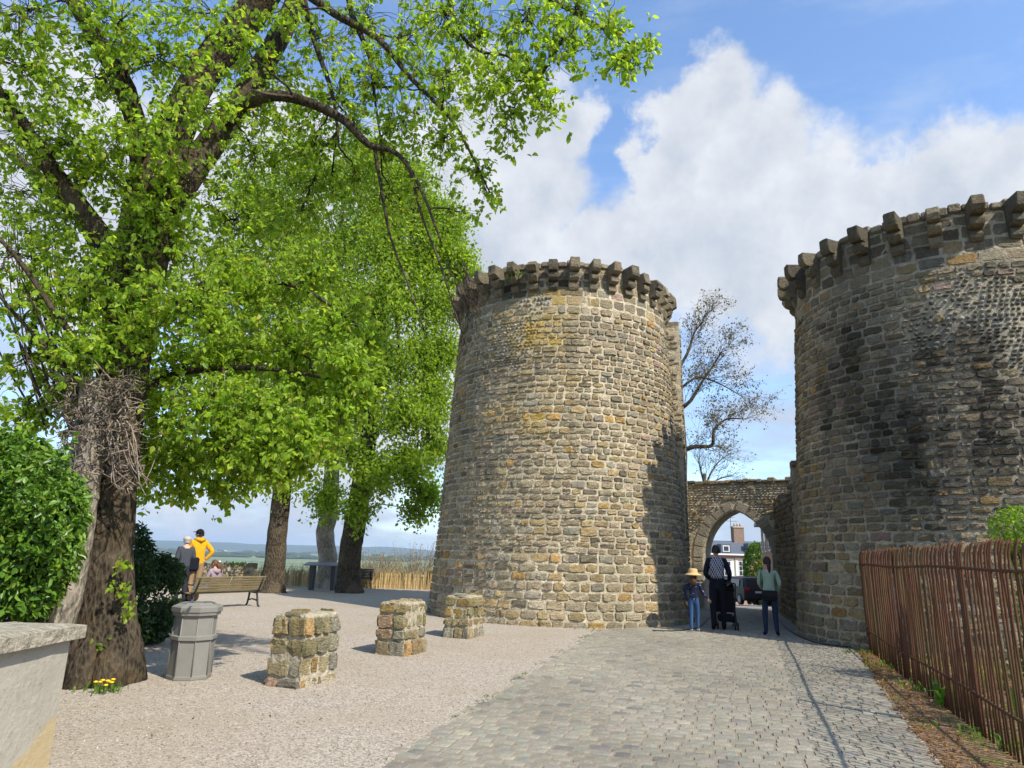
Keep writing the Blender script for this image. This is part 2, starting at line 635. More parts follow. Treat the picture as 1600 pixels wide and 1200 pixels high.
def bark_mat(name, dark, light, moss=None):
    m, nt, out = material(name)
    tc = nt.node('ShaderNodeTexCoord').outputs['Object']
    st = nt.scalevec(tc, (1, 1, 0.34))
    n1 = nt.noise(st, 19, 8, 0.72, 0.8)
    v = nt.vor(st, 26)
    n3 = nt.noise(tc, 1.6, 5)
    f = nt.math('ADD', nt.math('MULTIPLY', n1, 0.7), nt.math('MULTIPLY', v, 0.5))
    c = nt.mix(nt.ramp(f, [(0.42, 0.0), (0.70, 1.0)]), dark, light)
    c = nt.mix(nt.smooth(n3, 0.45, 0.7), c, tuple(x * 1.45 for x in light))
    if moss: c = nt.mix(nt.math('MULTIPLY', nt.smooth(nt.noise(tc, 3.1, 5), 0.5, 0.72), 0.7), c, moss)
    principled(nt, out, c, 0.95, nt.bump(f, 1.0, 0.09), 0, 0.1)
    return m


bark_mat('bark', (.02, .016, .011), (.105, .082, .056), (.095, .065, .028))
bark_mat('bark_pale', (.15, .13, .10), (.36, .31, .24))
bark_mat('twig_bark', (.035, .028, .02), (.10, .08, .055))
bark_mat('dry_stem', (.16, .12, .085), (.38, .31, .235))

# gravel: fine crushed stone
m, nt, out = material('gravel')
tc = nt.node('ShaderNodeTexCoord').outputs['Object']
cells = nt.vor(tc, 62, out='Color')
cdist = nt.vor(tc, 62)
sepc = nt.node('ShaderNodeSeparateColor'); nt.l.new(cells, sepc.inputs[0])
big = nt.noise(tc, 0.55, 6, 0.6)
mid = nt.noise(tc, 5.0, 5, 0.6)
base = nt.mix(nt.ramp(sepc.outputs[0], [(0.0, 0.0), (0.5, .5), (1, 1.0)]), (.15, .122, .095), (.60, .52, .425))
base = nt.mix(0.35, base, nt.mix(mid, (.315, .265, .208), (.43, .37, .295)))
base = nt.mix(nt.math('MULTIPLY', nt.smooth(big, 0.42, 0.66), 0.5), base, (.34, .275, .195))
fine = nt.noise(tc, 60, 5, 0.7)
h = nt.math('SUBTRACT', nt.math('MULTIPLY', fine, 0.5), nt.math('MULTIPLY', cdist, 1.0))
principled(nt, out, base, 0.95, nt.bump(h, 0.7, 0.012), 0, 0.1)

# joint sand between setts
m, nt, out = material('joint_sand')
tc = nt.node('ShaderNodeTexCoord').outputs['Object']
c = nt.mix(nt.noise(tc, 1.3, 6, 0.65), (.20, .17, .125), (.36, .305, .225))
c = nt.mix(nt.noise(tc, 30, 3), c, (.22, .185, .14))
principled(nt, out, c, 0.95, nt.bump(nt.noise(tc, 120, 4), 0.5, 0.01), 0, 0.1)

# terrain: rough grass near, marsh fields far
m, nt, out = material('terrain')
geo = nt.node('ShaderNodeNewGeometry').outputs['Position']
sp = nt.node('ShaderNodeSeparateXYZ'); nt.l.new(geo, sp.inputs[0])
nearc = nt.mix(nt.noise(geo, 0.7, 6), (.075, .095, .03), (.15, .135, .06))
st = nt.scalevec(geo, (0.0012, 0.0062, 0.0))
f1 = nt.noise(st, 1.0, 4, 0.5, 0.6)
f2 = nt.noise(nt.scalevec(geo, (0.004, 0.017, 0.0)), 1.0, 5, 0.6, 0.4)
fields = nt.ramp(f1, [(0.30, (.085, .13, .075)), (0.42, (.21, .24, .10)), (0.50, (.13, .185, .085)), (0.56, (.27, .27, .13)), (0.66, (.11, .16, .10))])
fields = nt.mix(nt.smooth(f2, 0.50, 0.62), fields, (.10, .15, .12))
fields = nt.mix(nt.smooth(f2, 0.66, 0.72), fields, (.30, .34, .34))
farmask = nt.smooth(sp.outputs['Z'], -6.0, -20.0)
c = nt.mix(farmask, nearc, fields)
principled(nt, out, c, 0.95, nt.bump(nt.noise(geo, 9, 5), 0.4, 0.05), 0, 0.05)

# soil and leaf litter
m, nt, out = material('soil')
tc = nt.node('ShaderNodeTexCoord').outputs['Object']
cell = nt.vor(tc, 34, out='Color')
sc = nt.node('ShaderNodeSeparateColor'); nt.l.new(cell, sc.inputs[0])
c = nt.mix(sc.outputs[0], (.10, .06, .035), (.30, .19, .11))
c = nt.mix(nt.smooth(nt.noise(tc, 2.2, 6), 0.48, 0.68), c, (.12, .13, .04))
principled(nt, out, c, 0.95, nt.bump(nt.math('ADD', nt.noise(tc, 40, 5), sc.outputs[1]), 0.8, 0.02), 0, 0.1)

m, nt, out = material('street_asphalt')
tc = nt.node('ShaderNodeTexCoord').outputs['Object']
c = nt.mix(nt.noise(tc, 1.0, 6), (.20, .185, .165), (.30, .28, .25))
principled(nt, out, c, 0.9, nt.bump(nt.noise(tc, 60, 4), 0.4, 0.01), 0, 0.2)

simple('far_wood', (.045, .065, .035), 0.95, var=.4, scale=.02, bump=0)
simple('hill_green', (.06, .085, .05), 0.95, var=.4, scale=.004, bump=0)
simple('black_rubber', (.02, .02, .02), 0.6)
simple('dark_metal', (.03, .03, .032), 0.5, 0.3)
simple('glass_dark', (.03, .035, .045), 0.08, var=.1, bump=0, spec=.6)
simple('bin_plastic', (.20, .19, .165), 0.55, var=.14, scale=9, bump=.12, bscale=90)
simple('slate_dark', (.07, .07, .075), 0.6, var=.2)
simple('slate_stone', (.22, .225, .235), 0.6, var=.2)
simple('straw', (.55, .38, .17), 0.9, var=.2, scale=40, bump=.5, bscale=150)
simple('hair_dark', (.018, .013, .01), 0.55, var=.3, scale=30, bump=.5, bscale=120)
simple('hair_brown', (.10, .045, .02), 0.55, var=.4, scale=30, bump=.5, bscale=120)
simple('hair_grey', (.33, .31, .28), 0.6, var=.2, scale=30)
simple('white_paint', (.74, .72, .67), 0.6, var=.08, scale=10)
simple('roof_slate', (.10, .115, .14), 0.55, var=.25, scale=3)
simple('zinc', (.36, .37, .38), 0.45, 0.4, var=.1)
simple('old_brick', (.25, .17, .12), .9, var=.3, scale=5, bump=.4, bscale=12)
simple('cream_stone', (.55, .49, .38), 0.85, var=.14, scale=4)

m, nt, out = material('rust')
tc = nt.node('ShaderNodeTexCoord').outputs['Object']
n = nt.noise(tc, 14, 6, .65)
c = nt.mix(n, (.055, .025, .015), (.17, .075, .04))
c = nt.mix(nt.math('MULTIPLY', nt.smooth(nt.noise(nt.node('ShaderNodeNewGeometry').outputs['Position'], .9, 5), .42, .6), .4), c, (.10, .08, .03))
principled(nt, out, c, 0.9, nt.bump(nt.noise(tc, 120, 4), .6, .004), 0.1, 0.2)

m, nt, out = material('red_brick')
tc = nt.node('ShaderNodeTexCoord').outputs['Object']
bk = nt.node('ShaderNodeTexBrick')
mp = nt.node('ShaderNodeMapping'); nt.l.new(tc, mp.inputs[0]); mp.inputs['Rotation'].default_value = (math.radians(90), 0, 0)
nt.l.new(mp.outputs[0], bk.inputs['Vector'])
bk.inputs['Scale'].default_value = 4.2
bk.inputs['Color1'].default_value = (.34, .15, .095, 1)
bk.inputs['Color2'].default_value = (.42, .215, .14, 1)
bk.inputs['Mortar'].default_value = (.45, .38, .30, 1)
bk.inputs['Mortar Size'].default_value = .015
c = nt.mix(nt.noise(tc, .9, 5), bk.outputs[0], (.40, .22, .16))
principled(nt, out, c, .9, None, 0, .1)

m, nt, out = material('bench_wood')
tc = nt.node('ShaderNodeTexCoord').outputs['Object']
n = nt.noise(nt.scalevec(tc, (1.2, 14, 14)), 2.5, 6, .65)
c = nt.mix(n, (.10, .075, .04), (.30, .24, .14))
c = nt.mix(nt.smooth(nt.noise(tc, 5, 5), .5, .68), c, (.16, .15, .05))
principled(nt, out, c, .85, nt.bump(n, .5, .01), 0, .2)


# ------------------------------------------------------------------ terrain
def sstep(a, b, x):
    t = np.clip((x - a) / (b - a), 0, 1)
    return t * t * (3 - 2 * t)


def street_z(y):
    return -0.0 - 0.058 * np.maximum(0, np.minimum(y, 95) - 24.5)


def ground_h(x, y):
    x = np.asarray(x, float); y = np.asarray(y, float)
    town = sstep(0.03, 0.13, x / np.maximum(y, 5)) * (y > 5)
    beyond = np.maximum(np.maximum(y - 31.0, -(x + 24.0)), 0)
    cliff = -34.0 * sstep(0, 85, beyond) - 0.0
    tz = street_z(y) - 31.0 * sstep(120, 330, y)
    return cliff * (1 - town) + tz * town


nr, na = 110, 240
rad = np.concatenate([[0.0], np.geomspace(1.2, 14000, nr)])
ang = np.arange(na) * 2 * math.pi / na
X = rad[:, None] * np.sin(ang)[None, :]
Y = rad[:, None] * np.cos(ang)[None, :]
Z = ground_h(X, Y) - 0.012
V = np.stack([X, Y, Z], -1).reshape(-1, 3)
i = np.arange(na); j = (i + 1) % na
Fq = np.concatenate([np.stack([r * na + i, r * na + na + i, r * na + na + j, r * na + j], 1)[:, ::-1] for r in range(1, nr)])
g = MB().add(V, Fq, (.2, .2, .1), 0, True)
inner = np.array([[0 * na + k, 1 * na + j[k], 1 * na + k] for k in range(na)])
g.L.append(inner[:, ::-1].ravel()[::1]); g.S.append(np.full(na, 3)); g.M.append(np.zeros(na)); g.SM.append(np.full(na, True))
structure(g.build('ground', 'terrain'))


def sheet(name, poly, z, mat, sub=0.0):
    V = [(p[0], p[1], z if len(p) == 2 else p[2]) for p in poly]
    o = MB().add(V, [list(range(len(V)))], (.5, .5, .5)).build(name, mat)
    return structure(o)


sheet('gravel_plaza', [(-16, -12), (5.2, -12), (5.2, 17.5), (3.0, 24), (2.0, 30.6), (-16, 30.6)], 0.0, 'gravel')

# loose gravel on the plaza, near the camera
mb = MB()
n = 16000
rr = 5.0 + (NP.uniform(0, 1, n) ** 1.6) * 9
aa = np.radians(NP.uniform(-40, 12, n))
gx, gy = rr * np.sin(aa), rr * np.cos(aa)
okm = gx < (-0.75 + (gy - 5.5) * 0.29) + NP.normal(0, .10, n)
gx, gy = gx[okm], gy[okm]
sz = NP.uniform(.004, .011, len(gx))
octv = np.array([[1, 0, 0], [0, 1, 0], [-1, 0, 0], [0, -1, 0], [0, 0, .8], [0, 0, -.4]])
octf = np.array([[0, 1, 4], [1, 2, 4], [2, 3, 4], [3, 0, 4]])
VV = (octv[None] * sz[:, None, None] * NP.uniform(.6, 1.4, (len(gx), 6, 1))) + np.stack([gx, gy, np.full(len(gx), .002)], 1)[:, None, :]
cc = np.repeat(NP.uniform(.35, 1.12, (len(gx), 1)) * np.array([[.44, .36, .275]]), 6, 0)
mb.add(VV.reshape(-1, 3), (octf[None] + (np.arange(len(gx)) * 6)[:, None, None]).reshape(-1, 3), cc)
o = mb.build('loose_gravel', 'sett_stone', kind='stuff')
tag(o, 'loose pale gravel scattered over the plaza', 'gravel')

# ------------------------------------------------------------------ road of setts
ROAD_L = [(-3.4, -3.0), (-0.96, 5.53), (-0.19, 8.16), (1.96, 15.58), (3.6, 16.8), (4.6, 17.6), (6.1, 23.6), (7.1, 25.4)]
ROAD_R = [(1.2, -3.0), (3.49, 5.94), (4.33, 8.09), (6.55, 13.44), (6.75, 16.2), (7.6, 19.0), (9.0, 22.0), (9.8, 23.6)]
road = structure(MB().add([(x + .08, y, 0.005) for x, y in ROAD_L] + [(x, y, 0.005) for x, y in ROAD_R],
                   [[k, k + 8, k + 9, k + 1] for k in range(7)], (.3, .3, .3)).build('road', 'joint_sand'))
rd_a = np.array([0.30, 0.954]); rd_s = np.array([0.954, -0.30])


def road_map(s, z):
    s = np.asarray(s); z = np.asarray(z)
    P = np.stack([s * rd_s[0] + z * rd_a[0], s * rd_s[1] + z * rd_a[1], np.full(s.shape, 0.006)], -1)
    return P, np.tile(np.array([0, 0, 1.0]), (len(s), 1))


def edge_x(E, y):
    ys = [p[1] for p in E]; xs = [p[0] for p in E]
    return np.interp(y, ys, xs)


SETT_PAL = [(6, (.24, .218, .168)), (4, (.258, .23, .175)), (3, (.215, .20, .16)), (1.5, (.225, .20, .155)), (.6, (.17, .158, .135))]
setts = []
z = 2.6
while z < 25.5:
    h = random.uniform(.125, .15)
    s = -4.0 + random.uniform(0, .2)
    while s < 8:
        w = random.uniform(.13, .205)
        c = rd_s * (s + w / 2) + rd_a * (z + h / 2)
        lx, rx = edge_x(ROAD_L, c[1]), edge_x(ROAD_R, c[1])
        if lx - .02 + random.uniform(-.06, .06) < c[0] - w / 2 and c[0] + w / 2 < rx + .04 and c[1] > 2.8:
            wob = 0.012 * fbm(c[0] * .8, c[1] * .8)
            P = stone_patch(road_map, s + .010, s + w - .010, z + .004 + wob, z + h - .004 + wob, random.uniform(.006, .010), .0015, 0.03, 0.006, .07)
            col = pick(SETT_PAL, .1) * (1 + .3 * fbm(c[0] * .5, c[1] * .35, 4.0))
            setts.append((P, col))
        s += w
    z += h
place_stones(setts, road, 'sett', 'sett_stone', 'setts_beyond', 300)


def strip(name, pts, w, z, mat, label, cat, hgt=.012):
    P = [Vector((p[0], p[1], z)) for p in pts]
    o = MB().tube(P, w / 2, 8, (.1, .1, .1), 0, True, True, flat=hgt / (w / 2)).build(name, mat)
    return tag(o, label, cat)


def smooth_pts(pts, n=6):
    out = []
    P = [Vector(p) for p in pts]
    for k in range(len(P) - 1):
        p0, p1, p2, p3 = P[max(k - 1, 0)], P[k], P[k + 1], P[min(k + 2, len(P) - 1)]
        for q in range(n):
            t = q / n
            out.append(0.5 * ((2 * p1) + (p2 - p0) * t + (2 * p0 - 5 * p1 + 4 * p2 - p3) * t * t + (3 * p1 - p0 - 3 * p2 + p3) * t ** 3))
    out.append(P[-1])
    return out


strip('drain_line', smooth_pts([gp(x, y) for x, y in [(1216, 968), (1224, 978), (1242, 992), (1270, 1004), (1300, 1010), (1335, 1014)]]), .06, .024, 'black_rubber', 'dark gutter line curving to the foot of the right tower', 'gutter')
strip('drain_line', smooth_pts([gp(x, y) for x, y in [(1108, 966), (1100, 975), (1090, 982), (1060, 987), (1020, 987)]]), .05, .024, 'black_rubber', 'dark gutter line curving round the foot of the left tower', 'gutter')

# verge and garden on the right
sheet('verge', [(3.3, 4.5), (1.5, -2), (8, -2), (22, 4), (22, 16), (7.4, 15.6), (6.6, 13.42), (4.36, 8.09), (3.52, 5.94)], 0.002, 'soil')
# street beyond the gate
ys = [24.0, 30, 40, 55, 75, 95, 118]
V, f = [], []
for k, y in enumerate(ys):
    zz = float(street_z(y)) + 0.01
    V += [(.16 * y + 2.0, y, zz), (.47 * y - 1, y, zz)]
    if k: f.append([2 * k - 2, 2 * k - 1, 2 * k + 1, 2 * k])
structure(MB().add(V, f).build('street', 'street_asphalt'))

# far hills and woods across the plain
mb = MB()
azs = np.linspace(-1.15, 0.75, 160)
rows = []
for k, (rr, lift) in enumerate([(7200, 0), (7900, .55), (8600, 1.0), (9600, .6)]):
    hh = np.array([-34 + lift * (72 + 34 * fbm(a * 5, k * .3) + 10 * fbm(a * 22, 3.1)) for a in azs])
    rows.append(np.stack([rr * np.sin(azs), rr * np.cos(azs), hh], 1))
V = np.concatenate(rows)
n = len(azs)
Fq = np.concatenate([np.stack([k * n + np.arange(n - 1), k * n + np.arange(n - 1) + 1, (k + 1) * n + np.arange(n - 1) + 1, (k + 1) * n + np.arange(n - 1)], 1) for k in range(3)])
structure(mb.add(V, Fq, (.1, .1, .1), 0, True).build('hills', 'hill_green'))
mb = MB()
for k in range(420):
    a = random.uniform(-.75, .05)
    d = random.choice([2600, 3100, 3700, 4500, 5600]) * random.uniform(.97, 1.03)
    if fbm(a * 16, d * .0013, 1.7) < -.05: continue
    mb.ell((d * math.sin(a), d * math.cos(a), -34 + 4), (random.uniform(25, 70), random.uniform(14, 22), random.uniform(6, 13)), 7, 5, (.1, .1, .1), 0)
tag(mb.build('far_woodland', 'far_wood', kind='stuff'), 'distant belts of trees across the marsh', 'woodland')
FARM_LABELS = ['far pale farmhouse, left one of the pair between the bench and the first lime trunk', 'far pale farmhouse, right one of the pair nearest the first lime trunk', 'tiny pale farmhouse on the plain above the seated girl, right of two', 'tiny pale farmhouse on the plain right of the yellow jacket']
for (px, py) in [(388, 861), (397, 860), (352, 859), (344, 859)]:
    p = gp(px, py, -34)
    s = 1.0 if p.length < 6000 else 6000 / p.length
    x, y = p.x * s, p.y * s
    h = MB().box((0, 0, 3), (22, 10, 6), .2, (.72, .68, .6)).prism([(-11.5, -5.5, 6), (-11.5, 5.5, 6), (-11.5, 0, 10)], (23, 0, 0), (.25, .16, .13)).build('farmhouse', 'painted', loc=(x, y, -34))
    tag(h, FARM_LABELS.pop(0), 'house', 'far farmhouses')
# ------------------------------------------------------------------ round towers
def tower(name, label, cx, cy, Rb, Rt, H, ncorb, tint, pebble, phase=0.0, th_view=0.0, dark_top=.6):
    root = thing(name, label, 'tower', (cx, cy, 0))
    S = 2 * math.pi * Rb

    def rad_at(z):
        t = np.clip(z / H, 0, 1)
        return Rb + (Rt - Rb) * (0.25 * t + 0.75 * t ** 0.8)

    def mapf(s, z):
        s = np.asarray(s, float); z = np.asarray(z, float)
        th = s / Rb
        r = rad_at(z)
        N = np.stack([np.sin(th), -np.cos(th), np.zeros_like(th)], -1)
        P = np.stack([cx + r * N[..., 0], cy + r * N[..., 1], z], -1)
        return P, N
    zc = H - 0.82                     # corbels start here
    cs = courses_between(-0.08, 1.6, .17, .25) + courses_between(1.6, zc - .42, .125, .20) + courses_between(zc - .42, H - .08, .22, .30, 'ashlar')
    stones = lay(mapf, S, cs, (.16, .36), STONE_PAL, .030, .026, .016, None, tint, pebble)
    place_stones(stones, root, 'stone', 'stone_face', 'stones_around')
    # mortar core
    nth, nz = 150, 60
    zs = np.linspace(-.1, H - .09, nz)
    V, C = [], []
    for z in zs:
        th = np.arange(nth) * 2 * math.pi / nth
        P, N = mapf(th * Rb, np.full(nth, z))
        P = P + N * NP.uniform(-.012, .006, nth)[:, None] - np.array([cx, cy, 0])
        V.append(P)
        C += [tint(t * Rb, z, np.array(MORTAR) * (.9 + .25 * fbm(t * 3, z * .9))) for t in th]
    V = np.concatenate(V)
    i = np.arange(nth); j = (i + 1) % nth
    Fq = np.concatenate([np.stack([r * nth + i, r * nth + j, r * nth + nth + j, r * nth + nth + i], 1) for r in range(nz - 1)])
    mb = MB().add(V, Fq, np.array(C), 0, True)
    top = np.arange(nth) + (nz - 1) * nth
    mb.L.append(top); mb.S.append(np.array([nth])); mb.M.append(np.zeros(1)); mb.SM.append(np.zeros(1, bool))
    mb.build('mortar_core', 'masonry', root)
    # rough coping on the wall head
    mbc = MB()
    for k in range(84):
        a = k * 2 * math.pi / 84
        r = Rt - .14
        c = pick([(1, (.20, .165, .115)), (1, (.27, .23, .16))])
        mbc.bbox((math.sin(a) * r, -math.cos(a) * r, H - .06 + random.uniform(-.04, .03)), (random.uniform(.2, .25), .42, random.uniform(.12, .2)), .03, a, c)
    mbc.build('coping', 'masonry', root)
    # corbels: three rounded steps each
    for k in range(ncorb):
        a = phase + k * 2 * math.pi / ncorb
        w = random.uniform(.21, .26)
        sc = random.uniform(.9, 1.05)
        prof = [(-.25, 0), (.02, 0), (.10, .03), (.16, .09), (.17, .17), (.15, .24), (.09, .265), (.11, .285), (.24, .30), (.32, .36), (.345, .44), (.325, .51), (.25, .54), (.27, .56), (.42, .575), (.51, .63), (.54, .72), (.52, .93), (-.25, .93)]
        prof = [(r * sc * .84 + (random.uniform(-.016, .016)), z * .86 + random.uniform(-.012, .012)) for r, z in prof]
        if random.random() < .25:      # weathered nose
            prof[15] = (prof[15][0] - .06, prof[15][1]); prof[16] = (prof[16][0] - random.uniform(.04, .12), prof[16][1]); prof[17] = (prof[17][0] - random.uniform(.06, .2), prof[17][1] - random.uniform(0, .06))
        er, et = np.array([math.sin(a), -math.cos(a), 0]), np.array([math.cos(a), math.sin(a), 0])
        rb = float(rad_at(zc + .4)) - .02
        base = np.array([0, 0, zc])
        c0 = pick([(3, (.20, .165, .11)), (2, (.14, .12, .085)), (2, (.23, .19, .13))])
        P0 = np.array([base + er * (rb + r) + np.array([0, 0, z]) for r, z in prof])
        b = .022
        rings = []
        ctr = P0.mean(0)
        for off, ins in ((-w / 2, .93), (-w / 2 + b, 1), (0, 1.0), (w / 2 - b, 1), (w / 2, .93)):
            Q = ctr + (P0 - ctr) * ins + et * off + NP.uniform(-.006, .006, P0.shape)
            rings.append(Q)
        n = len(prof)
        V = np.concatenate(rings)
        f = [list(range(n))[::-1], list(range(4 * n, 5 * n))]
        for r in range(4):
            for q in range(n):
                q2 = (q + 1) % n
                f.append([r * n + q, r * n + q2, (r + 1) * n + q2, (r + 1) * n + q])
        col = np.array([tint(a * Rb, zc + .5, c0) for _ in range(len(V))])
        mb = MB().add(V, f, col)
        mb.build('corbel', 'stone_face', root)
    return root, mapf


LT = (1.47, 19.57, 3.58, 3.0, 9.06)
RT = (9.95, 14.85, 3.62, 3.08, 8.42)


def tower_hit(T, px, py):
    """angle and height where the sight line through a pixel meets the tower"""
    cx, cy, Rb, Rt, H = T
    r = ray(px, py)
    R = (Rb + Rt) / 2
    for _ in range(4):
        a = r.x ** 2 + r.y ** 2
        b = -2 * (r.x * cx + r.y * cy)
        c = cx * cx + cy * cy - R * R
        D = max(b * b - 4 * a * c, 0)
        t = (-b - math.sqrt(D)) / (2 * a)
        z = CAM_H + r.z * t
        R = Rb + (Rt - Rb) * min(max(z / H, 0), 1)
    x, y = r.x * t - cx, r.y * t - cy
    return math.atan2(x, -y), z


def wrap(a):
    return (a + math.pi) % (2 * math.pi) - math.pi


def spots(T, lst):
    out = []
    for px, py, rx, rz, amt in lst:
        th, z = tower_hit(T, px, py)
        out.append((th, z, rx, rz, amt))
    return out


def spot_val(sp, T, th, z):
    v = 0
    for t0, z0, rx, rz, amt in sp:
        u = wrap(th - t0) * T[2] / rx
        w = (z - z0) / rz
        v = max(v, amt * math.exp(-(u * u + w * w)))
    return v


L_yel = spots(LT, [(835, 520, .9, .55, .9), (860, 470, .7, .3, .6), (790, 640, .6, .35, .35), (838, 655, .5, .4, .55), (880, 600, .7, .5, .2)])
L_drk = spots(LT, [(800, 455, 1.3, .35, .75), (900, 440, 2.0, .3, .55), (730, 500, .8, .8, .5), (800, 560, 1.2, .4, .35), (720, 650, .5, 1.2, .25)])
L_peb = spots(LT, [(800, 535, .95, .85, 1.0), (835, 470, .6, .35, .9)])


def tint_L(s, z, c):
    th = s / LT[2]
    n = fbm(th * 5, z * 1.4, 2.0)
    n2 = fbm(th * 2.2, z * .55, 9.0)
    k = 1 + .16 * n2
    k *= 1 - min(.75, max(0, spot_val(L_drk, LT, th, z) * (1.0 + 1.1 * n)))
    c = np.array(c) * k
    y = min(.75, max(0, spot_val(L_yel, LT, th, z) * (.6 + 1.6 * fbm(th * 9, z * 3, 4))))
    c = c * (1 - y) + np.array((.40, .27, .055)) * y
    # lower courses: a greyer, pinker repair on the left
    return c


R_drk = spots(RT, [(1400, 660, 1.6, 1.9, 1.0), (1480, 560, 1.8, 1.1, .9), (1330, 520, .8, 2.2, .85), (1290, 640, .35, 1.4, .7), (1450, 760, 1.4, .9, .8), (1560, 650, 1.2, 1.5, .95), (1400, 400, 1.6, .35, .6), (1540, 420, 1.0, .3, .5), (1560, 800, .7, .5, .55), (1640, 600, 1, 1.5, .6)])
R_peb = spots(RT, [(1530, 470, 1.25, .75, 1.0), (1440, 520, .7, .5, 1.0), (1600, 520, .9, .9, 1.0)])


def tint_R(s, z, c):
    th = s / RT[2]
    n = fbm(th * 9, z * .5, 5.0) + .6 * fbm(th * 19, z * 4.5, 1.0)
    k = 1 - min(.86, max(0, spot_val(R_drk, RT, th, z) * (.72 + .55 * n)))
    k *= .86 + .16 * fbm(th * 2, z * .6, 3.0)
    g = np.array(c) * k
    grey = g.mean()
    m = .25 * spot_val(R_drk, RT, th, z)
    return g * (1 - m) + np.array((grey, grey, grey)) * m


def peb_f(sp, T):
    def f(s, z):
        th = s / T[2]
        return spot_val(sp, T, th, z) + .35 * fbm(th * 7, z * 2.4, 6.0) > .55
    return f


tower('round_tower', 'sunlit round sandstone tower between the trees and the gateway, ringed by corbels', *LT, 37, tint_L, peb_f(L_peb, LT), .02)
tower('round_tower', 'blackened round stone tower at the right behind the rusty railing', *RT, 30, tint_R, peb_f(R_peb, RT), .06)

# ------------------------------------------------------------------ gateway
GM = np.array([7.42, 22.6]); GT_ = np.array([0.85, -0.527]); GN = np.array([-0.527, -0.85])   # along, towards camera
GATE_TH = 0.95
HW, SPR, APEX = 1.10, 1.62, 3.16      # half width, springing, apex


def arch_half(z):
    """half width of the pointed opening at height z"""
    if z <= SPR: return HW
    if z >= APEX: return 0.0
    # two arcs: centre offset c so that the arc passes springing and apex
    hgt = APEX - SPR
    c = (hgt * hgt - HW * HW) / (2 * HW)
    R = HW + c
    return math.sqrt(max(R * R - (z - SPR) ** 2, 0)) - c


gate = thing('gateway_wall', 'flint wall with pointed arch joining the two round towers', 'gateway', (GM[0], GM[1], 0))
G_TOP = 4.1
G_L, G_R = -2.3, 1.9


def plane_map(o, t, n, off=0.0):
    def f(s, z):
        s = np.asarray(s, float); z = np.asarray(z, float)
        P = np.stack([o[0] + t[0] * s + n[0] * off, o[1] + t[1] * s + n[1] * off, z], -1)
        return P, np.tile(np.array([n[0], n[1], 0.0]), (len(s), 1))
    return f


def gtint(s, z, c):
    k = 1 + .3 * fbm(s * 1.1, z * 1.3, 8.0)
    return np.array(c) * k * .9


RING_W = .34


def g_skip(s, z, w, h):
    return abs(s) - w / 2 < arch_half(z - h / 2) + (RING_W if z > SPR - .3 else .30) * (1.0 if z < APEX - .2 else 1.0) and z < APEX + RING_W + .05 and (arch_half(z - .0) > 0 or abs(s) < .55)


gst = lay(plane_map(GM, GT_, GN), G_R - G_L, courses_between(-.1, G_TOP - .02, .13, .18), (.16, .36), STONE_PAL, .028, .034, .011, g_skip, gtint, lambda s, z: z > 1.7 and fbm(s * 2, z * 3, 2.2) > -.28, G_L)
# dressed jamb and arch stones
for sgn in (-1, 1):
    z = -.05
    while z < SPR - .05:
        h = random.uniform(.24, .36); h = min(h, SPR - z)
        w = random.uniform(.26, .36)
        s0, s1 = (HW, HW + w) if sgn > 0 else (-HW - w, -HW)
        P = stone_patch(plane_map(GM, GT_, GN), s0 + .004, s1 - .006, z + .006, z + h - .006, .016, .003, .02)
        gst.append((P, np.array((.30, .262, .195)) * random.uniform(.8, 1.1)))
        z += h
    hgt = APEX - SPR
    cc = (hgt * hgt - HW * HW) / (2 * HW)
    Rr = HW + cc
    amax = math.asin(min(1, hgt / Rr)) if cc >= 0 else math.pi - math.asin(hgt / Rr)
    nv = 6

    def arc_map(u, v, sgn=sgn):
        # u along the arc (angle), v outward
        a = np.asarray(u); r = Rr + np.asarray(v)
        s = sgn * (r * np.cos(a) - cc); z = SPR + r * np.sin(a)
        P = np.stack([GM[0] + GT_[0] * s, GM[1] + GT_[1] * s, z], -1)
        return P, np.tile(np.array([GN[0], GN[1], 0.0]), (len(a), 1))
    for q in range(nv):
        a0, a1 = amax * q / nv + .006, amax * (q + 1) / nv - .006
        a, b = 2 * GU - 1, 2 * GV - 1
        d = np.where(RING == 0, -.02, .022)
        P, N = arc_map((a0 + a1) / 2 + a * (a1 - a0) / 2, RING_W * (.5 + .49 * b))
        P = P + N * d[:, None]
        if sgn < 0: P = P.reshape(NVQ, NUQ, 3)[:, ::-1].reshape(-1, 3)
        gst.append((P, np.array((.30, .262, .195)) * random.uniform(.75, 1.1)))
place_stones(gst, gate, 'stone', 'stone_face', 'stones_around')
# mortar body with the pointed opening (front, back, reveal, top)
mb = MB()
prof = [(HW, -.1), (HW, SPR)] + [(arch_half(SPR + (APEX - SPR) * q / 10), SPR + (APEX - SPR) * q / 10) for q in range(1, 11)]
right = prof
left = [(-s, z) for s, z in prof[::-1]][1:]
loop = right + left
for face in (0, 1):
    off = 0 if face == 0 else -GATE_TH

    def PT(s, z): return (GT_[0] * s + GN[0] * off, GT_[1] * s + GN[1] * off, z)
    V = []
    ff = []
    for side, E in ((1, G_R), (-1, G_L)):
        pr = [(side * s, z) for s, z in prof]
        b0 = len(V)
        for s, z in pr: V += [PT(s, z), PT(E, z)]
        V += [PT(0, G_TOP), PT(E, G_TOP)]
        for q in range(len(pr)):
            a = b0 + 2 * q
            quad = [a, a + 1, a + 3, a + 2]
            ff.append(quad if (side > 0) == (face == 0) else quad[::-1])
    mb.add(V, ff, np.array([gtint(v[0], v[2], MORTAR) for v in V]))
V = []
for s, z in loop:
    V += [(GT_[0] * s, GT_[1] * s, z), (GT_[0] * s - GN[0] * GATE_TH, GT_[1] * s - GN[1] * GATE_TH, z)]
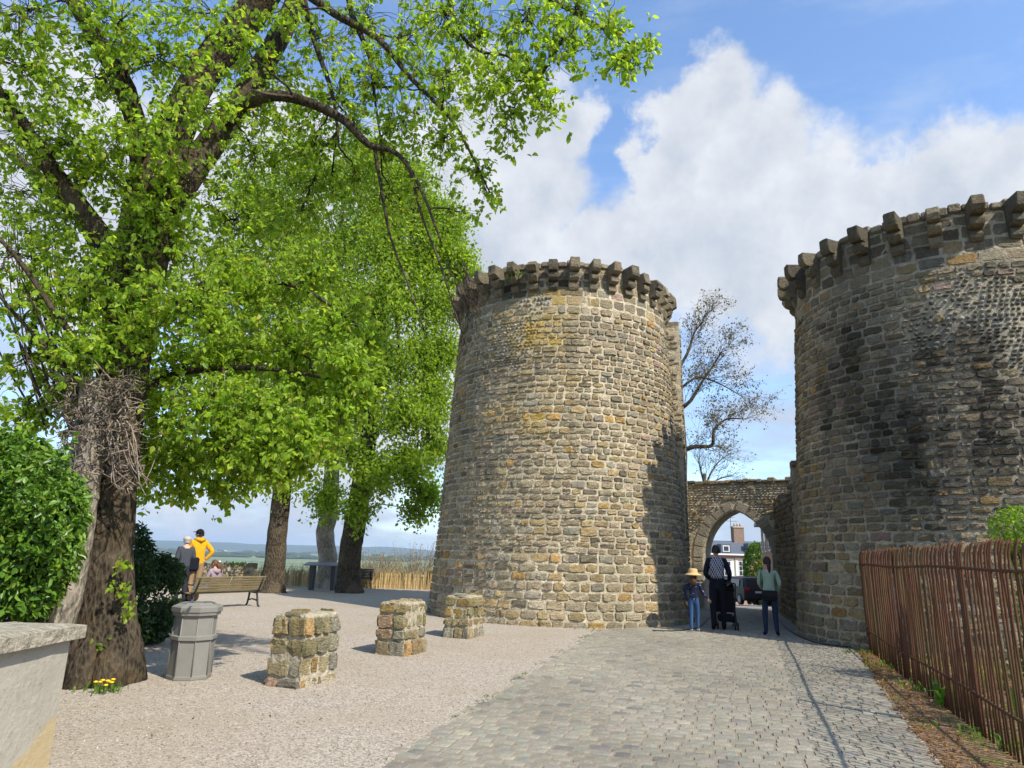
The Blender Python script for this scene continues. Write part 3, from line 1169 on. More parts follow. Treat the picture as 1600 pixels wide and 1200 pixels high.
mb.add(V, [[2 * q, 2 * q + 2, 2 * q + 3, 2 * q + 1] for q in range(len(loop) - 1)], (.30, .26, .19))
mb.build('mortar_core', 'masonry', gate)
mb = MB()
s = G_L
while s < G_R:
    w = random.uniform(.16, .34)
    for q in (0.2, .7):
        mb.bbox((GT_[0] * (s + w / 2) - GN[0] * GATE_TH * q, GT_[1] * (s + w / 2) - GN[1] * GATE_TH * q, G_TOP + random.uniform(-.03, .03)), (w, GATE_TH * .52, random.uniform(.08, .17)), .03, math.atan2(GT_[1], GT_[0]), pick(STONE_PAL) * .85)
    s += w
mb.build('coping', 'masonry', gate)


def ruin_wall(name, label, A, B, th, prof, face_sign, colk=1.0, jag=.12):
    """rubble wall from A to B, stones on both faces and on the near end; prof = [(fraction, height)]"""
    A, B = np.array(A, float), np.array(B, float)
    L = np.linalg.norm(B - A); t = (B - A) / L
    n = np.array([t[1], -t[0]])
    root = thing(name, label, 'wall', (A[0], A[1], 0))
    fx = [p[0] * L for p in prof]; fz = [p[1] for p in prof]
    top = lambda s: float(np.interp(s, fx, fz)) + jag * fbm(s * 2.3, A[0], A[1])
    tn = lambda s, z, c: np.array(c) * colk * (1 + .3 * fbm(s * 1.4, z * .9, A[0]))
    st = []
    cs = courses_between(-.1, max(fz), .12, .19)
    for sg in (1, -1):
        o = A + n * sg * th / 2 if sg > 0 else B + n * sg * th / 2
        tt = t if sg > 0 else -t
        tp = top if sg > 0 else (lambda s: top(L - s))
        st += lay(plane_map(o, tt, n * sg), L, cs, (.15, .36), STONE_PAL, .03, .036, .012, lambda s, z, w, h, tp=tp: z + h / 2 > tp(min(max(s, 0), L)) or s - w / 2 < -.02 or s + w / 2 > L + .02, tn)
    st += lay(plane_map(A - n * th / 2, n, -t), th, cs, (.15, .34), STONE_PAL, .03, .036, .012, lambda s, z, w, h: z + h / 2 > top(0) or s - w / 2 < -.03 or s + w / 2 > th + .03, tn)
    place_stones(st, root, 'stone', 'stone_face', 'stones_around')
    mb = MB()
    N = max(6, int(L / .25))
    V = []
    for q in range(N + 1):
        s = L * q / N
        for sg in (1, -1):
            for z in (-.1, top(s) - .04):
                p = t * s + n * sg * (th / 2 - .004)
                V.append((p[0], p[1], z))
    ff = [[0, 1, 3, 2], [4 * N, 4 * N + 2, 4 * N + 3, 4 * N + 1]]
    for q in range(N):
        a = 4 * q
        ff += [[a, a + 4, a + 5, a + 1], [a + 2, a + 3, a + 7, a + 6], [a + 1, a + 5, a + 7, a + 3]]
    mb.add(V, ff, np.array(MORTAR) * colk * .9)
    mb.build('mortar_core', 'masonry', root)
    mb = MB()
    s = 0.0
    while s < L - .1:
        w = random.uniform(.18, .34)
        c = pick(STONE_PAL) * colk * .9
        for q in (-.24, .24):
            p = t * (s + w / 2) + n * q * th
            mb.bbox((p[0], p[1], top(s + w / 2) - .02 + random.uniform(-.05, .05)), (w, th * .5, random.uniform(.12, .24)), .03, math.atan2(t[1], t[0]), c)
        s += w
    mb.build('coping', 'masonry', root)
    return root


gl = GM + GT_ * -1.95 + GN * .1
ruin_wall('passage_wall', 'tall ragged wall stub behind the right flank of the left round tower', (4.62, 19.55), (gl[0], gl[1]), .8, [(0, 8.45), (.12, 8.2), (.15, 6.6), (.25, 5.4), (.5, 4.6), (1, 4.2)], 1)
gr = GM + GT_ * 1.66 + GN * .1
ruin_wall('passage_wall', 'dark sloping wall between the arch and the right round tower', (7.70, 17.5), (gr[0], gr[1]), .8, [(0, 4.1), (.05, 3.9), (.09, 3.5), (.3, 3.35), (1, 3.4)], -1, .75)
# ------------------------------------------------------------------ foliage
def leaves(mb, P, size, pal, up=0.5, outward=None, detail=6, aspect=.62, bright=None):
    """leaf blades: folded along the midrib; P (n,3)"""
    P = np.asarray(P, float)
    n = len(P)
    if n == 0: return
    A = NP.normal(0, 1, (n, 3)); A[:, 2] -= .9           # leaf axis, hanging a little
    if outward is not None: A += outward * .8
    A /= np.linalg.norm(A, axis=1)[:, None]
    Nn = NP.normal(0, 1, (n, 3)); Nn[:, 2] += up * 2
    Nn -= (Nn * A).sum(1)[:, None] * A
    Nn /= np.linalg.norm(Nn, axis=1)[:, None] + 1e-9
    B = np.cross(Nn, A)
    L = size * NP.uniform(.5, 1.3, n)[:, None]
    W = L * aspect
    fold = NP.uniform(.05, .35, n)[:, None] * W
    col = np.array([c for _, c in pal])[NP.choice(len(pal), n, p=np.array([w for w, _ in pal]) / sum(w for w, _ in pal))]
    col = col * NP.uniform(.75, 1.25, (n, 1))
    if bright is not None: col = col * bright[:, None]
    if detail == 6:
        pts = [P, P + A * L * .33 - B * W * .5 + Nn * fold, P + A * L * .72 - B * W * .36 + Nn * fold * .7, P + A * L - Nn * fold * .6, P + A * L * .72 + B * W * .36 + Nn * fold * .7, P + A * L * .33 + B * W * .5 + Nn * fold]
        f = np.array([[0, 3, 2, 1], [0, 5, 4, 3]])
    else:
        pts = [P, P + A * L * .5 - B * W * .5 + Nn * fold, P + A * L, P + A * L * .5 + B * W * .5 + Nn * fold]
        f = np.array([[0, 2, 1], [0, 3, 2]])
    k = len(pts)
    V = np.stack(pts, 1).reshape(-1, 3)
    F = (f[None] + (np.arange(n) * k)[:, None, None]).reshape(-1, f.shape[1])
    mb.add(V, F, np.repeat(col, k, 0), 0, False)


def curve(a, b, sag=0.0, wob=0.0, n=6, out=None):
    a, b = np.array(a, float), np.array(b, float)
    t = np.linspace(0, 1, n)[:, None]
    P = a * (1 - t) + b * t
    P[:, 2] += -sag * 4 * (t * (1 - t))[:, 0]
    if wob:
        P[1:-1] += NP.normal(0, wob, (n - 2, 3))
    return P


LIME = [(4, (.245, .36, .034)), (3, (.20, .31, .03)), (2, (.31, .40, .042)), (1, (.12, .20, .022)), (.4, (.33, .33, .05))]
LIME_FAR = [(4, (.225, .325, .03)), (3, (.175, .27, .026)), (2, (.28, .36, .034)), (1, (.10, .17, .02))]


class Tree:
    def __init__(self, name, label, base, bark='bark', twig='twig_bark'):
        self.root = thing(name, label, 'tree', tuple(base))
        self.b = np.array(base, float)
        self.limbs = []           # sample points on limbs
        self.mw, self.mt, self.ml = MB(), MB(), MB()
        self.bark, self.twig = bark, twig

    def limb(self, pts, radii, n=10, anchor=True, jit=.06, thick=True):
        P = np.array([tuple(p) for p in smooth_pts(pts, 5)], float)
        R = np.interp(np.linspace(0, 1, len(P)), np.linspace(0, 1, len(radii)), radii)
        (self.mw if thick else self.mt).tube(P - self.b, R, n, (.1, .1, .1), 0, True, True, jit=jit)
        if anchor: self.limbs += [(p, r) for p, r in zip(P, R)]
        return P

    def anchor_for(self, c, jitter=.5, low=True):
        A = np.array([p for p, r in self.limbs])
        d = np.linalg.norm(A - c, axis=1) + NP.uniform(0, jitter, len(A)) + (np.maximum(0, A[:, 2] - c[2] - 1.5) * .3)
        return A[int(np.argmin(d))]

    def clump(self, c, r, ntwig, nleaf, size, pal, sag=.15, detail=6, squash=(1, 1, .8), connect=True, spread=.07, tw=.006, shell=.35, br=1.0, hang=.0):
        c = np.array(c, float)
        if connect:
            a = self.anchor_for(c)
            B = curve(a, c, -np.linalg.norm(c - a) * random.uniform(.02, .1), .06 * np.linalg.norm(c - a) * .5, 7)
            d = np.linalg.norm(c - a)
            self.mt.tube(B - self.b, np.linspace(min(.05, .012 + d * .008), .007, 7), 5, (.1, .1, .1), 0, False, True)
        else:
            B = np.array([c, c + .01])
        for k in range(ntwig):
            v = NP.normal(0, 1, 3); v /= np.linalg.norm(v)
            e = c + v * np.array(squash) * r * (shell + (1 - shell) * NP.uniform() ** .6)
            e[2] -= hang * r * NP.uniform()
            st = B[NP.integers(len(B) // 2, len(B))] * .75 + c * .25
            T = curve(st, e, sag * r * NP.uniform(-.6, .8), .035 * r, 6)
            if tw: self.mt.tube(T - self.b, np.linspace(tw, tw * .4, 6), 3, (.1, .1, .1), 0, False, True)
            m = NP.poisson(nleaf)
            t = NP.uniform(.25, 1.05, m)
            i0 = np.clip((t * 5).astype(int), 0, 4)
            fr = (t * 5 - i0)[:, None]
            Q = T[i0] * (1 - fr) + T[i0 + 1] * fr + NP.normal(0, spread, (m, 3))
            if detail == 6 and m:          # leaves hang in small bunches from their buds
                Q = Q[NP.integers(0, max(1, m // 4), m)] + NP.normal(0, .016, (m, 3))
            leaves(self.ml, Q - self.b, size, pal, detail=detail, bright=np.full(m, br))

    def finish(self):
        trunk = self.mw.build('trunk', self.bark, self.root)
        if self.mt.n: self.mt.build('branches', self.twig, self.root, kind='stuff')
        if self.ml.n: self.ml.build('crown', 'leaf', self.root, kind='stuff')
        return self.root


# ---- the big tree on the left
tb = gp(160, 1064)
T0 = Tree('lime_tree', 'huge old lime tree with dead ivy on its trunk beside the low wall', (tb.x, tb.y, 0))
Y0 = tb.y
tk = [Vector((tb.x, tb.y, -.1)), Vector((tb.x, tb.y, .25)), at(163, 960, Y0), at(166, 880, Y0), at(176, 760, Y0), at(188, 620, Y0), at(206, 480, Y0), at(226, 370, Y0), at(240, 290, Y0)]
T0.limb(tk, [.46, .39, .33, .29, .275, .29, .32, .34, .30], 20, True, .05)
# root flare lobes
for k, (dx, dy, r) in enumerate([(-.30, -.26, .24), (.20, -.24, .20), (.26, .1, .17), (-.36, .2, .2), (-.05, -.34, .19)]):
    T0.mw.tube([Vector((dx * .35, dy * .35, 1.0)), Vector((dx * .55, dy * .55, .62)), Vector((dx * .85, dy * .85, .3)), Vector((dx * 1.15, dy * 1.15, -.12))], [.10, r * .72, r * .95, r * 1.05], 12, (.1, .1, .1), 0, True, True, jit=.08)
LB = [
    ([(226, 380, 0), (222, 250, -.2), (196, 140, -.5), (150, 60, -.7), (95, -40, -.9), (40, -150, -1)], [.2, .15, .13, .12, .10, .06]),
    ([(240, 300, 0), (275, 200, .1), (320, 110, .1), (385, 30, 0), (450, -60, -.2), (520, -190, -.3)], [.31, .26, .24, .23, .2, .12]),
    ([(250, 330, 0), (310, 250, .5), (375, 160, .8), (440, 50, 1.0), (480, -40, 1.2), (540, -160, 1.3)], [.25, .21, .19, .17, .15, .09]),
    ([(350, 195, .6), (395, 158, .2), (440, 150, -.2), (495, 165, -.4), (540, 190, -.5), (575, 225, -.5), (620, 240, -.6), (655, 290, -.7), (690, 380, -.7)], [.12, .085, .075, .065, .058, .045, .032, .022, .012]),
    ([(210, 440, 0), (130, 330, -.3), (70, 250, -.5), (0, 150, -.8), (-90, 60, -1)], [.16, .12, .11, .10, .07]),
    ([(205, 480, 0), (120, 330, .7), (40, 260, 1.1), (-60, 170, 1.6)], [.15, .10, .08, .06]),
    ([(440, -40, .2), (520, 20, -.1), (590, 60, -.3), (640, 120, -.5), (690, 170, -.6), (720, 210, -.6), (765, 300, -.7)], [.09, .06, .045, .034, .026, .02, .01]),
    ([(480, -110, 0), (600, -90, -.4), (720, -60, -.8), (820, -20, -1.1), (900, 20, -1.3), (960, 55, -1.4), (1005, 78, -1.4)], [.12, .085, .065, .045, .028, .016, .006]),
    ([(700, -65, -.7), (705, 10, -.8), (722, 55, -.9), (750, 80, -1.0), (800, 92, -1.0), (835, 150, -1.1)], [.04, .03, .026, .02, .014, .008]),
    ([(560, -95, 0), (545, 0, 0), (578, 90, .1), (585, 150, .1), (600, 250, 0)], [.06, .045, .035, .02, .01]),
    ([(470, -20, .6), (490, 60, .5), (520, 150, .3), (530, 230, .2)], [.06, .045, .03, .012]),
    ([(585, 230, -.5), (595, 290, -.5), (610, 370, -.5), (640, 450, -.5), (665, 520, -.5)], [.028, .022, .016, .011, .005]),
    ([(640, 265, -.6), (660, 340, -.6), (690, 420, -.6), (715, 500, -.6), (735, 560, -.6)], [.02, .016, .012, .008, .004]),
    ([(200, 520, 0), (280, 470, 0.7), (370, 440, 0.3), (470, 450, 0.1), (560, 510, 0.0)], [.09, .06, .045, .03, .012]),
    ([(190, 640, 0), (260, 590, 0.6), (350, 575, 0.2), (450, 580, 0.1), (545, 600, 0.1)], [.08, .05, .04, .028, .01]),
    ([(182, 700, 0), (240, 690, 0.8), (320, 690, 0.5), (420, 690, 0.4), (500, 680, 0.4)], [.06, .04, .03, .02, .01]),
    ([(195, 600, 0), (110, 520, -.6), (40, 420, -.9), (-30, 340, -1)], [.06, .04, .03, .015]),
    ([(190, 640, 0), (120, 590, -.4), (50, 520, -.6), (-20, 440, -.7)], [.05, .035, .025, .012]),
]
for pts, rr in LB:
    T0.limb([at(x, y, Y0 + dy) for x, y, dy in pts], rr, 10 if max(rr) > .1 else 7)
# upright thin shoots left of the trunk
for k in range(26):
    x0 = random.uniform(60, 180); x1 = x0 - random.uniform(20, 130)
    dy = random.uniform(-.8, .6)
    T0.limb([at(x0, random.uniform(600, 690), Y0 + dy * .4), at((x0 + x1) / 2 - 10, random.uniform(480, 560), Y0 + dy), at(x1, random.uniform(300, 430), Y0 + dy)], [.016, .011, .005], 4, False, 0, False)
CL = []
# lower sunlit skirt
for px, py, r, dy, nt in [(240, 720, 45, -.4, 20), (300, 715, 60, -.8, 30), (360, 700, 65, -1.0, 34), (425, 700, 65, -1.1, 34), (480, 680, 60, -1.1, 30), (530, 640, 50, -1.2, 22), (565, 615, 32, -1.3, 12),
                          (260, 660, 60, -.8, 30), (330, 640, 75, -1.1, 36), (410, 630, 80, -1.2, 38), (490, 610, 70, -1.2, 32), (540, 560, 50, -1.3, 22),
                          (290, 570, 75, -1.0, 34), (370, 555, 80, -1.2, 36), (450, 540, 80, -1.2, 34), (520, 500, 60, -1.2, 26), (575, 540, 35, -1.3, 12),
                          (230, 610, 55, -.9, 22), (225, 770, 25, -.5, 9), (330, 760, 30, -1, 10), (450, 740, 28, -1.1, 10), (385, 745, 30, -1, 9), (280, 775, 18, -.7, 6)]:
    CL.append((px, py, r, dy + 1.0, nt, 12, 1.0))
# around the trunk and mid crown
for px, py, r, dy, nt in [(150, 540, 75, -.7, 30), (210, 500, 85, -.9, 36), (300, 470, 90, -.7, 38), (400, 450, 90, -.5, 36), (490, 420, 80, -.3, 28), (120, 440, 85, -.7, 26), (190, 400, 90, -.8, 36), (290, 380, 90, -.6, 34),
                          (380, 350, 90, -.2, 32), (470, 330, 80, .2, 24), (60, 470, 80, -.5, 18), (30, 390, 80, -.5, 18), (110, 340, 85, -.6, 26), (200, 300, 85, -.8, 28), (300, 280, 80, -.7, 26), (400, 250, 80, -.2, 26), (480, 240, 75, 0, 24),
                          (90, 610, 60, -.5, 18), (40, 570, 70, -.4, 16), (20, 300, 80, -.4, 22), (560, 280, 60, 0, 14), (30, 660, 50, -.3, 12),
                          (250, 440, 70, .9, 22), (350, 420, 70, 1.1, 22), (150, 470, 70, .9, 20), (90, 400, 70, 1.2, 18), (430, 380, 70, 1.2, 20)]:
    CL.append((px, py, r, dy, nt, 12, 1.0))
# upper crown
for px, py, r, dy, nt in [(30, 200, 90, -.6, 32), (110, 220, 85, -.6, 30), (60, 100, 95, -.7, 34), (150, 120, 80, -1, 24), (30, 20, 90, -.8, 30), (190, 30, 80, -.9, 22), (120, -30, 90, -.8, 22), (250, 90, 70, -.6, 18), (290, 20, 80, -.5, 22),
                          (350, 90, 80, .6, 22), (400, 180, 70, .6, 20), (430, 110, 80, .9, 24), (500, 60, 80, .6, 24), (530, 150, 80, .2, 24), (480, 170, 70, .4, 18), (580, 30, 80, -.2, 26), (590, 120, 80, -.2, 26), (640, 60, 75, -.4, 24), (630, 190, 70, -.3, 22),
                          (690, 20, 75, -.7, 26), (700, 110, 70, -.7, 26), (690, 220, 60, -.6, 20), (750, 50, 70, -.8, 24), (770, 130, 60, -1, 22), (820, 30, 65, -1.1, 22), (830, 110, 55, -1.1, 20), (880, 60, 60, -1.2, 20), (900, 10, 60, -1.2, 18), (850, 170, 38, -1.1, 11), (790, 200, 45, -.9, 13),
                          (950, 40, 42, -1.35, 13), (985, 90, 30, -1.4, 9), (745, 270, 40, -.7, 10), (770, 320, 24, -.7, 5), (600, 240, 60, -.4, 14), (650, 300, 55, -.6, 10), (720, 330, 36, -.7, 5), (700, 160, 60, .3, 14), (560, 200, 60, .6, 14), (960, 105, 26, -1.4, 6), (1010, 70, 18, -1.4, 4)]:
    CL.append((px, py, r, dy, nt, 12, 1.0))
for px, py, r, dy, nt in [(250, 200, 60, -.9, 18), (320, 170, 55, -.9, 14), (180, 210, 60, -.9, 18), (360, 60, 55, -.8, 14), (230, 330, 60, -.9, 20), (150, 270, 60, -.8, 18), (430, 20, 50, -.6, 12), (300, 90, 45, -.8, 10), (600, 330, 50, .2, 12), (520, 300, 60, .5, 16)]:
    CL.append((px, py, r, dy, nt, 11, 1.0))
# above the frame
for px, py, r, dy, nt in [(60, -140, 130, -.3, 22), (220, -150, 130, 0, 24), (380, -140, 130, .4, 24), (520, -130, 120, .4, 22), (660, -110, 100, -.4, 18), (320, -300, 160, .5, 24), (150, -320, 160, .5, 22), (480, -290, 150, .8, 20), (300, -480, 160, .5, 20)]:
    CL.append((px, py, r, dy, nt, 11, 1.0))
for px, py, r, dy, nt, nl, br in CL:
    if py > 230 and py < 630: dy += .45
    dy2 = dy * 1.25 + random.uniform(-.35, .35)
    if px > 480 and py < 360: nl *= .52
    elif py < 420: nl *= .72
    c = at(px, py, Y0 + dy2)
    dep = (c - Vector((0, 0, CAM_H))).length
    T0.clump(c, r * dep / F_PX * 1.08, int(nt * 1.5), nl * 2.3, .080, LIME, detail=6, squash=(1, 1.15, .85), sag=.12, hang=.25, tw=.0055, spread=.085)
# bare drooping twig ends in front of the tower
for k in range(46):
    p = at(random.uniform(690, 735), random.uniform(400, 500), Y0 - .6)
    q = p + Vector((random.uniform(-.05, .42), random.uniform(-.2, .2), random.uniform(-.75, -.1)))
    T0.mt.tube(curve(p, q, random.uniform(-.04, .06), .03, 6) - T0.b, np.linspace(.005, .002, 6), 3, (.1, .1, .1), 0, False)
# epicormic tufts low on the trunk
for px, py in [(188, 885), (196, 915), (200, 950), (166, 1000), (118, 1045)]:
    c = at(px, py, Y0 - .32)
    T0.clump(c, .12, 5, 7, .07, LIME, connect=False, tw=.003, spread=.04)
T0.finish()
# pale dead ivy stem and its tangle
mb = MB()
ivp = [at(88, 985, Y0 - .55), at(104, 930, Y0 - .5), at(118, 850, Y0 - .48), at(132, 760, Y0 - .46), at(146, 680, Y0 - .42), at(158, 600, Y0 - .38)]
P = np.array([tuple(p) for p in smooth_pts(ivp, 5)])
mb.tube(P - T0.b, np.linspace(.16, .17, len(P)), 14, (.3, .3, .3), 0, True, True, jit=.09)
for k in range(8):
    off = NP.normal(0, .1, 3) * np.array([1, .3, 0]) + np.array([0, -.13, 0])
    mb.tube(P - T0.b + off + NP.normal(0, .012, P.shape), NP.uniform(.02, .04), 6, (.3, .3, .3), 0, True, True)
mb.build('dead_ivy_stem', 'bark_pale', T0.root)
mb = MB()
for k in range(520):
    u = random.random()
    c = np.array(at(random.uniform(100, 205), 592 + 165 * random.random() ** 1.4, Y0 - random.uniform(.25, .75)))
    v = NP.normal(0, 1, 3); v[2] *= .55; v /= np.linalg.norm(v)
    L = random.uniform(.12, .42)
    Q = curve(c, c + v * L, random.uniform(-.03, .05), .03, 6)
    mb.tube(Q - T0.b, np.linspace(random.uniform(.005, .012), .004, 6), 4, (.3, .3, .3), 0, False, True)
for k in range(16):
    c = at(random.uniform(165, 205), random.uniform(640, 690), Y0 - .6)
    pts = [c, c + Vector((.12, -.05, -.2 + random.uniform(-.1, .1))), c + Vector((random.uniform(.1, .3), -.05, random.uniform(-.75, -.35))), c + Vector((random.uniform(.25, .5), 0, random.uniform(-.8, -.2)))]
    Q = np.array([tuple(p) for p in smooth_pts(pts, 4)])
    mb.tube(Q - T0.b, np.linspace(.010, .005, len(Q)), 4, (.3, .3, .3), 0, False, True)
mb.build('dead_ivy_tangle', 'dry_stem', T0.root, kind='stuff')


# ---- limes on the terrace
def far_lime(label, base, trunk_px, Yd, crown, size=.165, bark='bark', ntw=30):
    t = Tree('lime_tree', label, (base.x, base.y, 0), bark)
    pts = [Vector((base.x, base.y, -.1))] + [at(x, y, Yd) for x, y, r in trunk_px]
    rr = [trunk_px[0][2] * 1.3] + [r for x, y, r in trunk_px]
    t.limb(pts, rr, 14)
    tx, ty, _ = trunk_px[-1]
    for (px, py, r, dy, nt) in crown:
        c = at(px, py, Yd + dy)
        if nt > 24:
            a = at(tx + (px - tx) * .12, min(ty + 60, max(py + 60, ty - 250)), Yd)
            t.limb([a, a * .5 + c * .5 + Vector((0, 0, .3)), c], [.13, .09, .035], 6)
    for (px, py, r, dy, nt) in crown:
        c = at(px, py, Yd + dy)
        dep = (c - Vector((0, 0, CAM_H))).length
        t.clump(c, r * dep / F_PX, int(nt * 2.6), 56, size, LIME_FAR, detail=4, squash=(1, 1.2, .95), tw=.010, spread=.24, shell=.3, hang=.35)
    t.finish()


b1 = gp(425, 926); b2 = gp(508, 919); b3 = gp(546, 926)
far_lime('lime tree with dark trunk nearest the slatted bench', b1, [(426, 915, .44), (430, 870, .36), (437, 800, .33), (445, 720, .32), (452, 600, .28), (450, 460, .18), (450, 330, .1)], b1.y,
         [(430, 640, 80, 0, 26), (380, 560, 90, 0, 26), (470, 540, 90, -1, 28), (420, 450, 100, 0, 30), (500, 440, 90, -1, 28), (370, 420, 80, 1, 22), (450, 340, 90, 0, 28), (400, 300, 80, 1, 24), (470, 250, 70, 0, 22), (340, 520, 70, 1, 20), (440, 720, 55, -1, 14), (390, 680, 60, 1, 14)])
far_lime('pale-barked lime tree behind the viewing table', b2, [(510, 905, .40), (512, 870, .37), (508, 830, .36), (516, 790, .34), (522, 640, .28), (528, 480, .2), (535, 330, .1)], b2.y,
         [(510, 770, 36, -1, 10), (560, 620, 70, 1, 24), (520, 560, 80, 0, 26), (560, 480, 90, 1, 28), (530, 380, 90, 0, 28), (580, 350, 80, 1, 26), (540, 270, 75, 0, 24), (500, 660, 60, 0, 18), (570, 230, 40, 0, 14)], bark='bark_pale')
far_lime('lime tree with leaning dark trunk in front of the black bench', b3, [(544, 910, .46), (548, 860, .40), (554, 820, .42), (566, 750, .36), (578, 660, .32), (590, 520, .26), (600, 380, .18), (605, 290, .08)], b3.y,
         [(600, 730, 50, -1.2, 18), (650, 720, 45, -.5, 16), (672, 770, 28, 0, 9), (655, 800, 20, 0, 5), (560, 790, 30, -1, 8), (630, 640, 65, -1, 26), (680, 640, 45, 0, 18), (690, 700, 25, .5, 8), (600, 560, 80, -1, 30), (670, 550, 60, 0, 26), (620, 460, 85, -1, 32), (690, 470, 55, 0, 24), (700, 540, 30, 0, 10), (600, 380, 85, -1, 32), (670, 390, 75, 0, 30), (720, 400, 38, 0, 16),
          (730, 430, 28, 0, 9), (620, 310, 75, 0, 28), (680, 330, 60, 0, 24), (590, 250, 60, 0, 22), (640, 270, 55, 0, 20), (540, 700, 40, -1.4, 10), (705, 350, 40, 0, 14), (685, 600, 30, 0, 10)])


# ---- thinly leaved trees behind the gate
def bare_tree(label, Yd, base_px, limbs, leafn, lsize, seed, pal, zb=-1.0, depth=3):
    rs = random.Random(seed)
    b = at(base_px[0], base_px[1], Yd)
    t = Tree('bare_tree', label, (b.x, b.y, zb), 'twig_bark')
    ends = []

    def grow(p, d, L, r, lev):
        q = p + d * L
        mid = p * .5 + q * .5 + Vector((rs.uniform(-.1, .1), rs.uniform(-.1, .1), rs.uniform(-.05, .12))) * L
        P = np.array([tuple(x) for x in smooth_pts([p, mid, q], 3)])
        t.mt.tube(P - t.b, np.linspace(r, r * .55, len(P)), 4 if lev > 1 else 6, (.1, .1, .1), 0, False)
        if lev >= depth + 1:
            ends.append(q); ends.append(mid); return
        for k in range(rs.choice([2, 3, 3])):
            dd = (d + Vector((rs.gauss(0, .42), rs.gauss(0, .42), rs.gauss(.06, .36)))).normalized()
            grow(p + (q - p) * rs.uniform(.55, 1.0), dd, L * rs.uniform(.6, .85), r * .58, lev + 1)
        ends.append(q)
    t.limb([Vector((b.x, b.y, zb))] + [at(x, y, Yd) for x, y in limbs[0][0]], limbs[0][1], 8)
    for pts, rr in limbs[1:]:
        P = t.limb([at(x, y, Yd + random.uniform(-.5, .5)) for x, y in pts], rr, 6)
        for k in range(2, len(P)):
            for _ in range(2):
                d = (Vector(P[k] - P[k - 1]).normalized() + Vector((rs.gauss(0, .5), rs.gauss(0, .5), rs.gauss(.15, .45)))).normalized()
                grow(Vector(P[k]), d, rs.uniform(.5, 1.1), .011, 1)
    E = np.array([tuple(e) for e in ends])
    if leafn:
        idx = NP.integers(0, len(E), leafn)
        leaves(t.ml, E[idx] + NP.normal(0, .10, (leafn, 3)) - t.b, lsize, pal, detail=4)
    t.finish()


OLIVE = [(3, (.12, .09, .025)), (2, (.08, .07, .02)), (1, (.15, .10, .03))]
bare_tree('sparsely leaved tree rising behind the gateway wall', 34, (1062, 880), [([(1064, 780), (1066, 700), (1060, 620), (1058, 560)], [.4, .3, .24, .2, .12]),
          ([(1066, 705), (1085, 698), (1112, 696), (1116, 672), (1135, 655), (1165, 655)], [.14, .11, .09, .07, .05, .02]),
          ([(1062, 640), (1080, 625), (1095, 600), (1115, 570), (1130, 545)], [.12, .09, .07, .05, .02]),
          ([(1058, 580), (1075, 550), (1085, 520), (1100, 500)], [.1, .08, .05, .02]),
          ([(1060, 610), (1090, 590), (1125, 600), (1160, 620)], [.08, .06, .04, .02])], 4200, .12, 4, OLIVE)
bare_tree('small leafless tree behind the top of the gateway wall', 42, (1100, 880), [([(1100, 780), (1101, 740)], [.2, .14, .1]),
          ([(1100, 770), (1108, 745), (1120, 725), (1135, 712)], [.08, .06, .04, .02]), ([(1101, 760), (1095, 735), (1090, 715)], [.07, .05, .02]), ([(1101, 765), (1120, 750), (1145, 742)], [.07, .05, .02])], 150, .08, 9, OLIVE, depth=2)


# ---- hedges and bushes
def bush(name, label, cat, base, blobs, n_per, size, pal, mat='hedge_leaf', stems=6, detail=6, box=None, upright=.5):
    root = thing(name, label, cat, tuple(base))
    b = np.array(base, float)
    ml, mt = MB(), MB()
    for (c, r, n) in blobs:
        c = np.array(c, float); r = np.array(r, float)
        v = NP.normal(0, 1, (n, 3)); v /= np.linalg.norm(v, axis=1)[:, None]
        if box: v = np.sign(v) * np.abs(v) ** .45; v /= np.maximum(1, np.abs(v).max(1))[:, None]
        rad = 1 - np.abs(NP.normal(0, .2, n)) + .07 * np.array([fbm(*(q * 4 + c)) for q in v])
        P = c + v * r * rad[:, None]
        P = P[P[:, 2] > .03]
        leaves(ml, P - b, size, pal, up=upright, outward=v[:len(P)], detail=detail, aspect=.5)
        for k in range(stems):
            q = c + NP.normal(0, .4, 3) * r
            q[2] = min(q[2], c[2] + r[2] * .8)
            s0 = np.array([c[0] + random.uniform(-.3, .3) * r[0], c[1] + random.uniform(-.3, .3) * r[1], b[2] - .05])
            mt.tube(curve(s0, q, 0, .05, 5) - b, np.linspace(.022, .006, 5), 5, (.1, .1, .1), 0, False)
    mt.build('stems', 'twig_bark', root, kind='stuff')
    ml.build('foliage', mat, root, kind='stuff')
    return root


LAUREL = [(4, (.11, .21, .02)), (3, (.075, .16, .016)), (2, (.16, .26, .025)), (1, (.04, .09, .012))]
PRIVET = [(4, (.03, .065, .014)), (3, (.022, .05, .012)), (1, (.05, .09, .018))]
hb = at(20, 985, 6.15)
bush('box_bush', 'bright green clipped bush growing behind the low plastered wall', 'bush', (hb.x, hb.y, 0),
     [(tuple(at(20, 800, 6.3)), (.62, .55, .55), 4600), (tuple(at(22, 870, 6.2)), (.52, .5, .46), 3800), (tuple(at(-60, 860, 6.3)), (.8, .6, .75), 4200), (tuple(at(10, 740, 6.4)), (.42, .45, .42), 2600), (tuple(at(-30, 930, 6.2)), (.6, .45, .42), 2000), (tuple(at(70, 820, 6.2)), (.3, .35, .30), 1600), (tuple(at(98, 780, 6.2)), (.17, .2, .17), 400), (tuple(at(25, 925, 6.15)), (.34, .35, .26), 1200), (tuple(at(-60, 740, 6.5)), (.6, .5, .5), 2200)],
     1, .074, LAUREL)
ml = MB()
root_bush = bpy.data.objects['box_bush']
